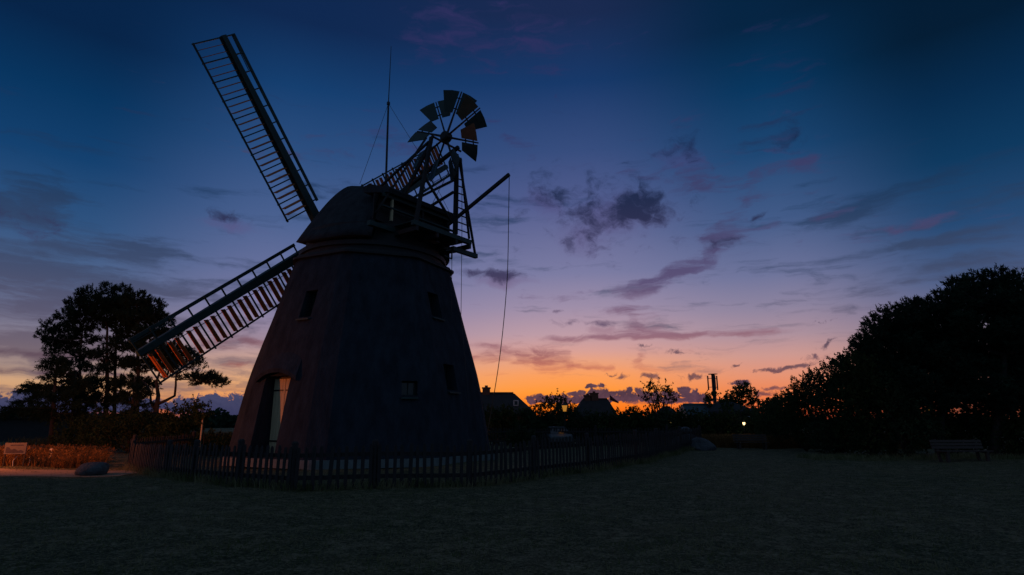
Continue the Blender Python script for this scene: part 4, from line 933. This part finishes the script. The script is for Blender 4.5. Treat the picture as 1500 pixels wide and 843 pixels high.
# ------------------------------------------------------------------ lanterns
M['amber'] = emis('amber_glow_glass', (1.0, 0.42, 0.06), 0.42); M['bulb'] = emis('bulb', (1.0, 0.72, 0.30), 3.2)
def lantern(label, px, Y, z, glass, power=0, s=1.0):
    t = empty('street_lantern', (at(px,618,Y).x, Y, 0), 0, label, 'street lamp'); m_ = MB(); m_.tube([(0,0,0),(0,0,0.5),(0,0,z)], [0.07*s, 0.03*s, 0.028*s], 8); m_.build('pole', M['iron'], t)
    def sq(w, zz): return [(-w,-w,zz),(w,-w,zz),(w,w,zz),(-w,w,zz)]
    m_ = MB(); m_.loft([sq(0.09*s, z + 0.002), sq(0.17*s, z + 0.40*s)]); m_.build('glass', M[glass], t)
    m_ = MB(); m_.loft([sq(0.22*s, z + 0.402*s), sq(0.19*s, z + 0.47*s), sq(0.05*s, z + 0.60*s), sq(0.03*s, z + 0.68*s)]); m_.build('cap', M['iron'], t)
    if power:
        d = bpy.data.lights.new('lamp_light', 'POINT'); d.energy = power; d.color = (1, 0.75, 0.42); d.shadow_soft_size = 0.12; o = bpy.data.objects.new('lamp_light', d); COL.objects.link(o); o.parent = t; o.location = (0, -0.3, z + 0.2)
lantern('old lantern with amber glass on a thin pole, left of the two-chimney house', 827.5, 40.5, 2.28, 'amber', 0, 1.0)  # unlit lantern; skylight through its glass is put in as a weak glow
lantern('brightly lit small white lantern low by the hedge, right of the mast', 1089.5, 40.0, 1.38, 'bulb', 6, 0.42)
lantern('dim amber lantern seen through the big pines above the near bench', 1362, 36, 2.0, 'amber', 0, 0.8)
# sodium lamp on its post outside the left edge: lights the golden grass, the path and the sail tips
sl = empty('path_lamp', (-21.0, 17.5, 0), 0, 'lit sodium lamp post beside the path, past the left edge', 'street lamp')
m_ = MB(); m_.tube([(0,0,0),(0,0,3.4),(0.15,0,3.62),(0.5,0,3.7)], 0.05, 8); m_.build('pole', M['iron'], sl)
m_ = MB(); m_.box(0.45, 0.95, -0.12, 0.12, 3.66, 3.76); m_.build('lamp_head', M['iron'], sl)
m_ = MB(); m_.box(0.50, 0.92, -0.09, 0.09, 3.63, 3.655); m_.build('diffuser', emis('sodium_lamp', (1.0, 0.36, 0.05), 6), sl)
d = bpy.data.lights.new('sodium_light', 'SPOT'); d.energy = 2500; d.color = (1.0, 0.21, 0.035); d.spot_size = R(124); d.spot_blend = 0.7; d.shadow_soft_size = 0.1
o = bpy.data.objects.new('sodium_light', d); COL.objects.link(o); o.parent = sl; o.location = (0.7, 0, 3.58); o.rotation_euler = Vector((-math.cos(R(64)), -math.sin(R(64)), 0.22)).to_track_quat('Z', 'Y').to_euler()
# ------------------------------------------------------------------ car roof behind the fence, far wood
M['car'] = material('pale_car_paint', (0.07,0.075,0.08), (0.06,0.065,0.07), 0.3, 2, bump=0, spec=0.6); M['tyre'] = material('tyre', (0.03,0.03,0.03), None, 0.9, 4, bump=0.2)
cr = empty('parked_car', (at(814,650,41.0).x, 41.0, 0), R(8), 'low pale car parked beyond the fence, only its roof showing', 'car')
def ring(y, pts): return [(x, y, z) for x, z in pts]
bd_ = MB(); sec = lambda w, z0, z1: [(-w, z0), (w, z0), (w, z1 - 0.12), (w*0.93, z1), (-w*0.93, z1), (-w, z1 - 0.12)]
bd_.loft([ring(-1.95, sec(0.70,0.30,0.66)), ring(-1.7, sec(0.80,0.20,0.80)), ring(-0.9, sec(0.82,0.18,0.84)), ring(0.9, sec(0.82,0.18,0.80)), ring(1.7, sec(0.80,0.20,0.68)), ring(1.95, sec(0.68,0.30,0.56))]); bevel(bd_.build('body', M['car'], cr, smooth=False), 0.04)
gh = MB(); gh.loft([ring(-1.5, [(-0.68,0.80),(0.68,0.80),(0.66,0.82),(-0.66,0.82)]), ring(-0.85, [(-0.70,0.80),(0.70,0.80),(0.54,1.20),(-0.54,1.20)]), ring(0.1, [(-0.72,0.79),(0.72,0.79),(0.56,1.24),(-0.56,1.24)]), ring(0.9, [(-0.70,0.79),(0.70,0.79),(0.66,0.82),(-0.66,0.82)])]); gh.build('window', M['glass'], cr)
rf_ = MB(); rf_.loft([ring(-0.9, [(-0.55,1.19),(0.55,1.19),(0.48,1.235),(-0.48,1.235)]), ring(-0.4, [(-0.57,1.22),(0.57,1.22),(0.46,1.30),(-0.46,1.30)]), ring(0.15, [(-0.56,1.22),(0.56,1.22),(0.48,1.27),(-0.48,1.27)])]); rf_.build('roof', M['car'], cr)
for x in (-0.76, 0.76):
    for y in (-1.2, 1.25): w_ = MB(); w_.tube([(x - 0.1, y, 0.30), (x + 0.1, y, 0.30)], 0.30, 18); w_.build('wheel', M['tyre'], cr)
# the far wood on the horizon
vs = []
for i in range(520):
    a_ = -1.15 + 2.3*i/520 + random.uniform(-.002, .002); D = random.uniform(170, 230); h = 2.6 + 0.7*math.sin(i*0.13) + 0.6*math.sin(i*0.37 + 1) + random.uniform(-.5, .8)
    if a_ > -0.30: h *= 0.75
    c = np.array([math.sin(a_)*D, math.cos(a_)*D, h*0.45]); p, _ = in_ell(90, c, np.array([2.6, 2.6, h*0.55]), 0.4); p = np.concatenate([p, c + np.stack([RNG.normal(size=10)*0.5, RNG.normal(size=10)*0.5, h*0.5 + RNG.random(10)*0.9], 1)]); vs.append(leaves(p, 1.3))
tag(tri_mesh('far_wood', np.concatenate(vs), M['pine'], None, 4, kind='stuff'), 'far dark wood along the horizon', 'wood')
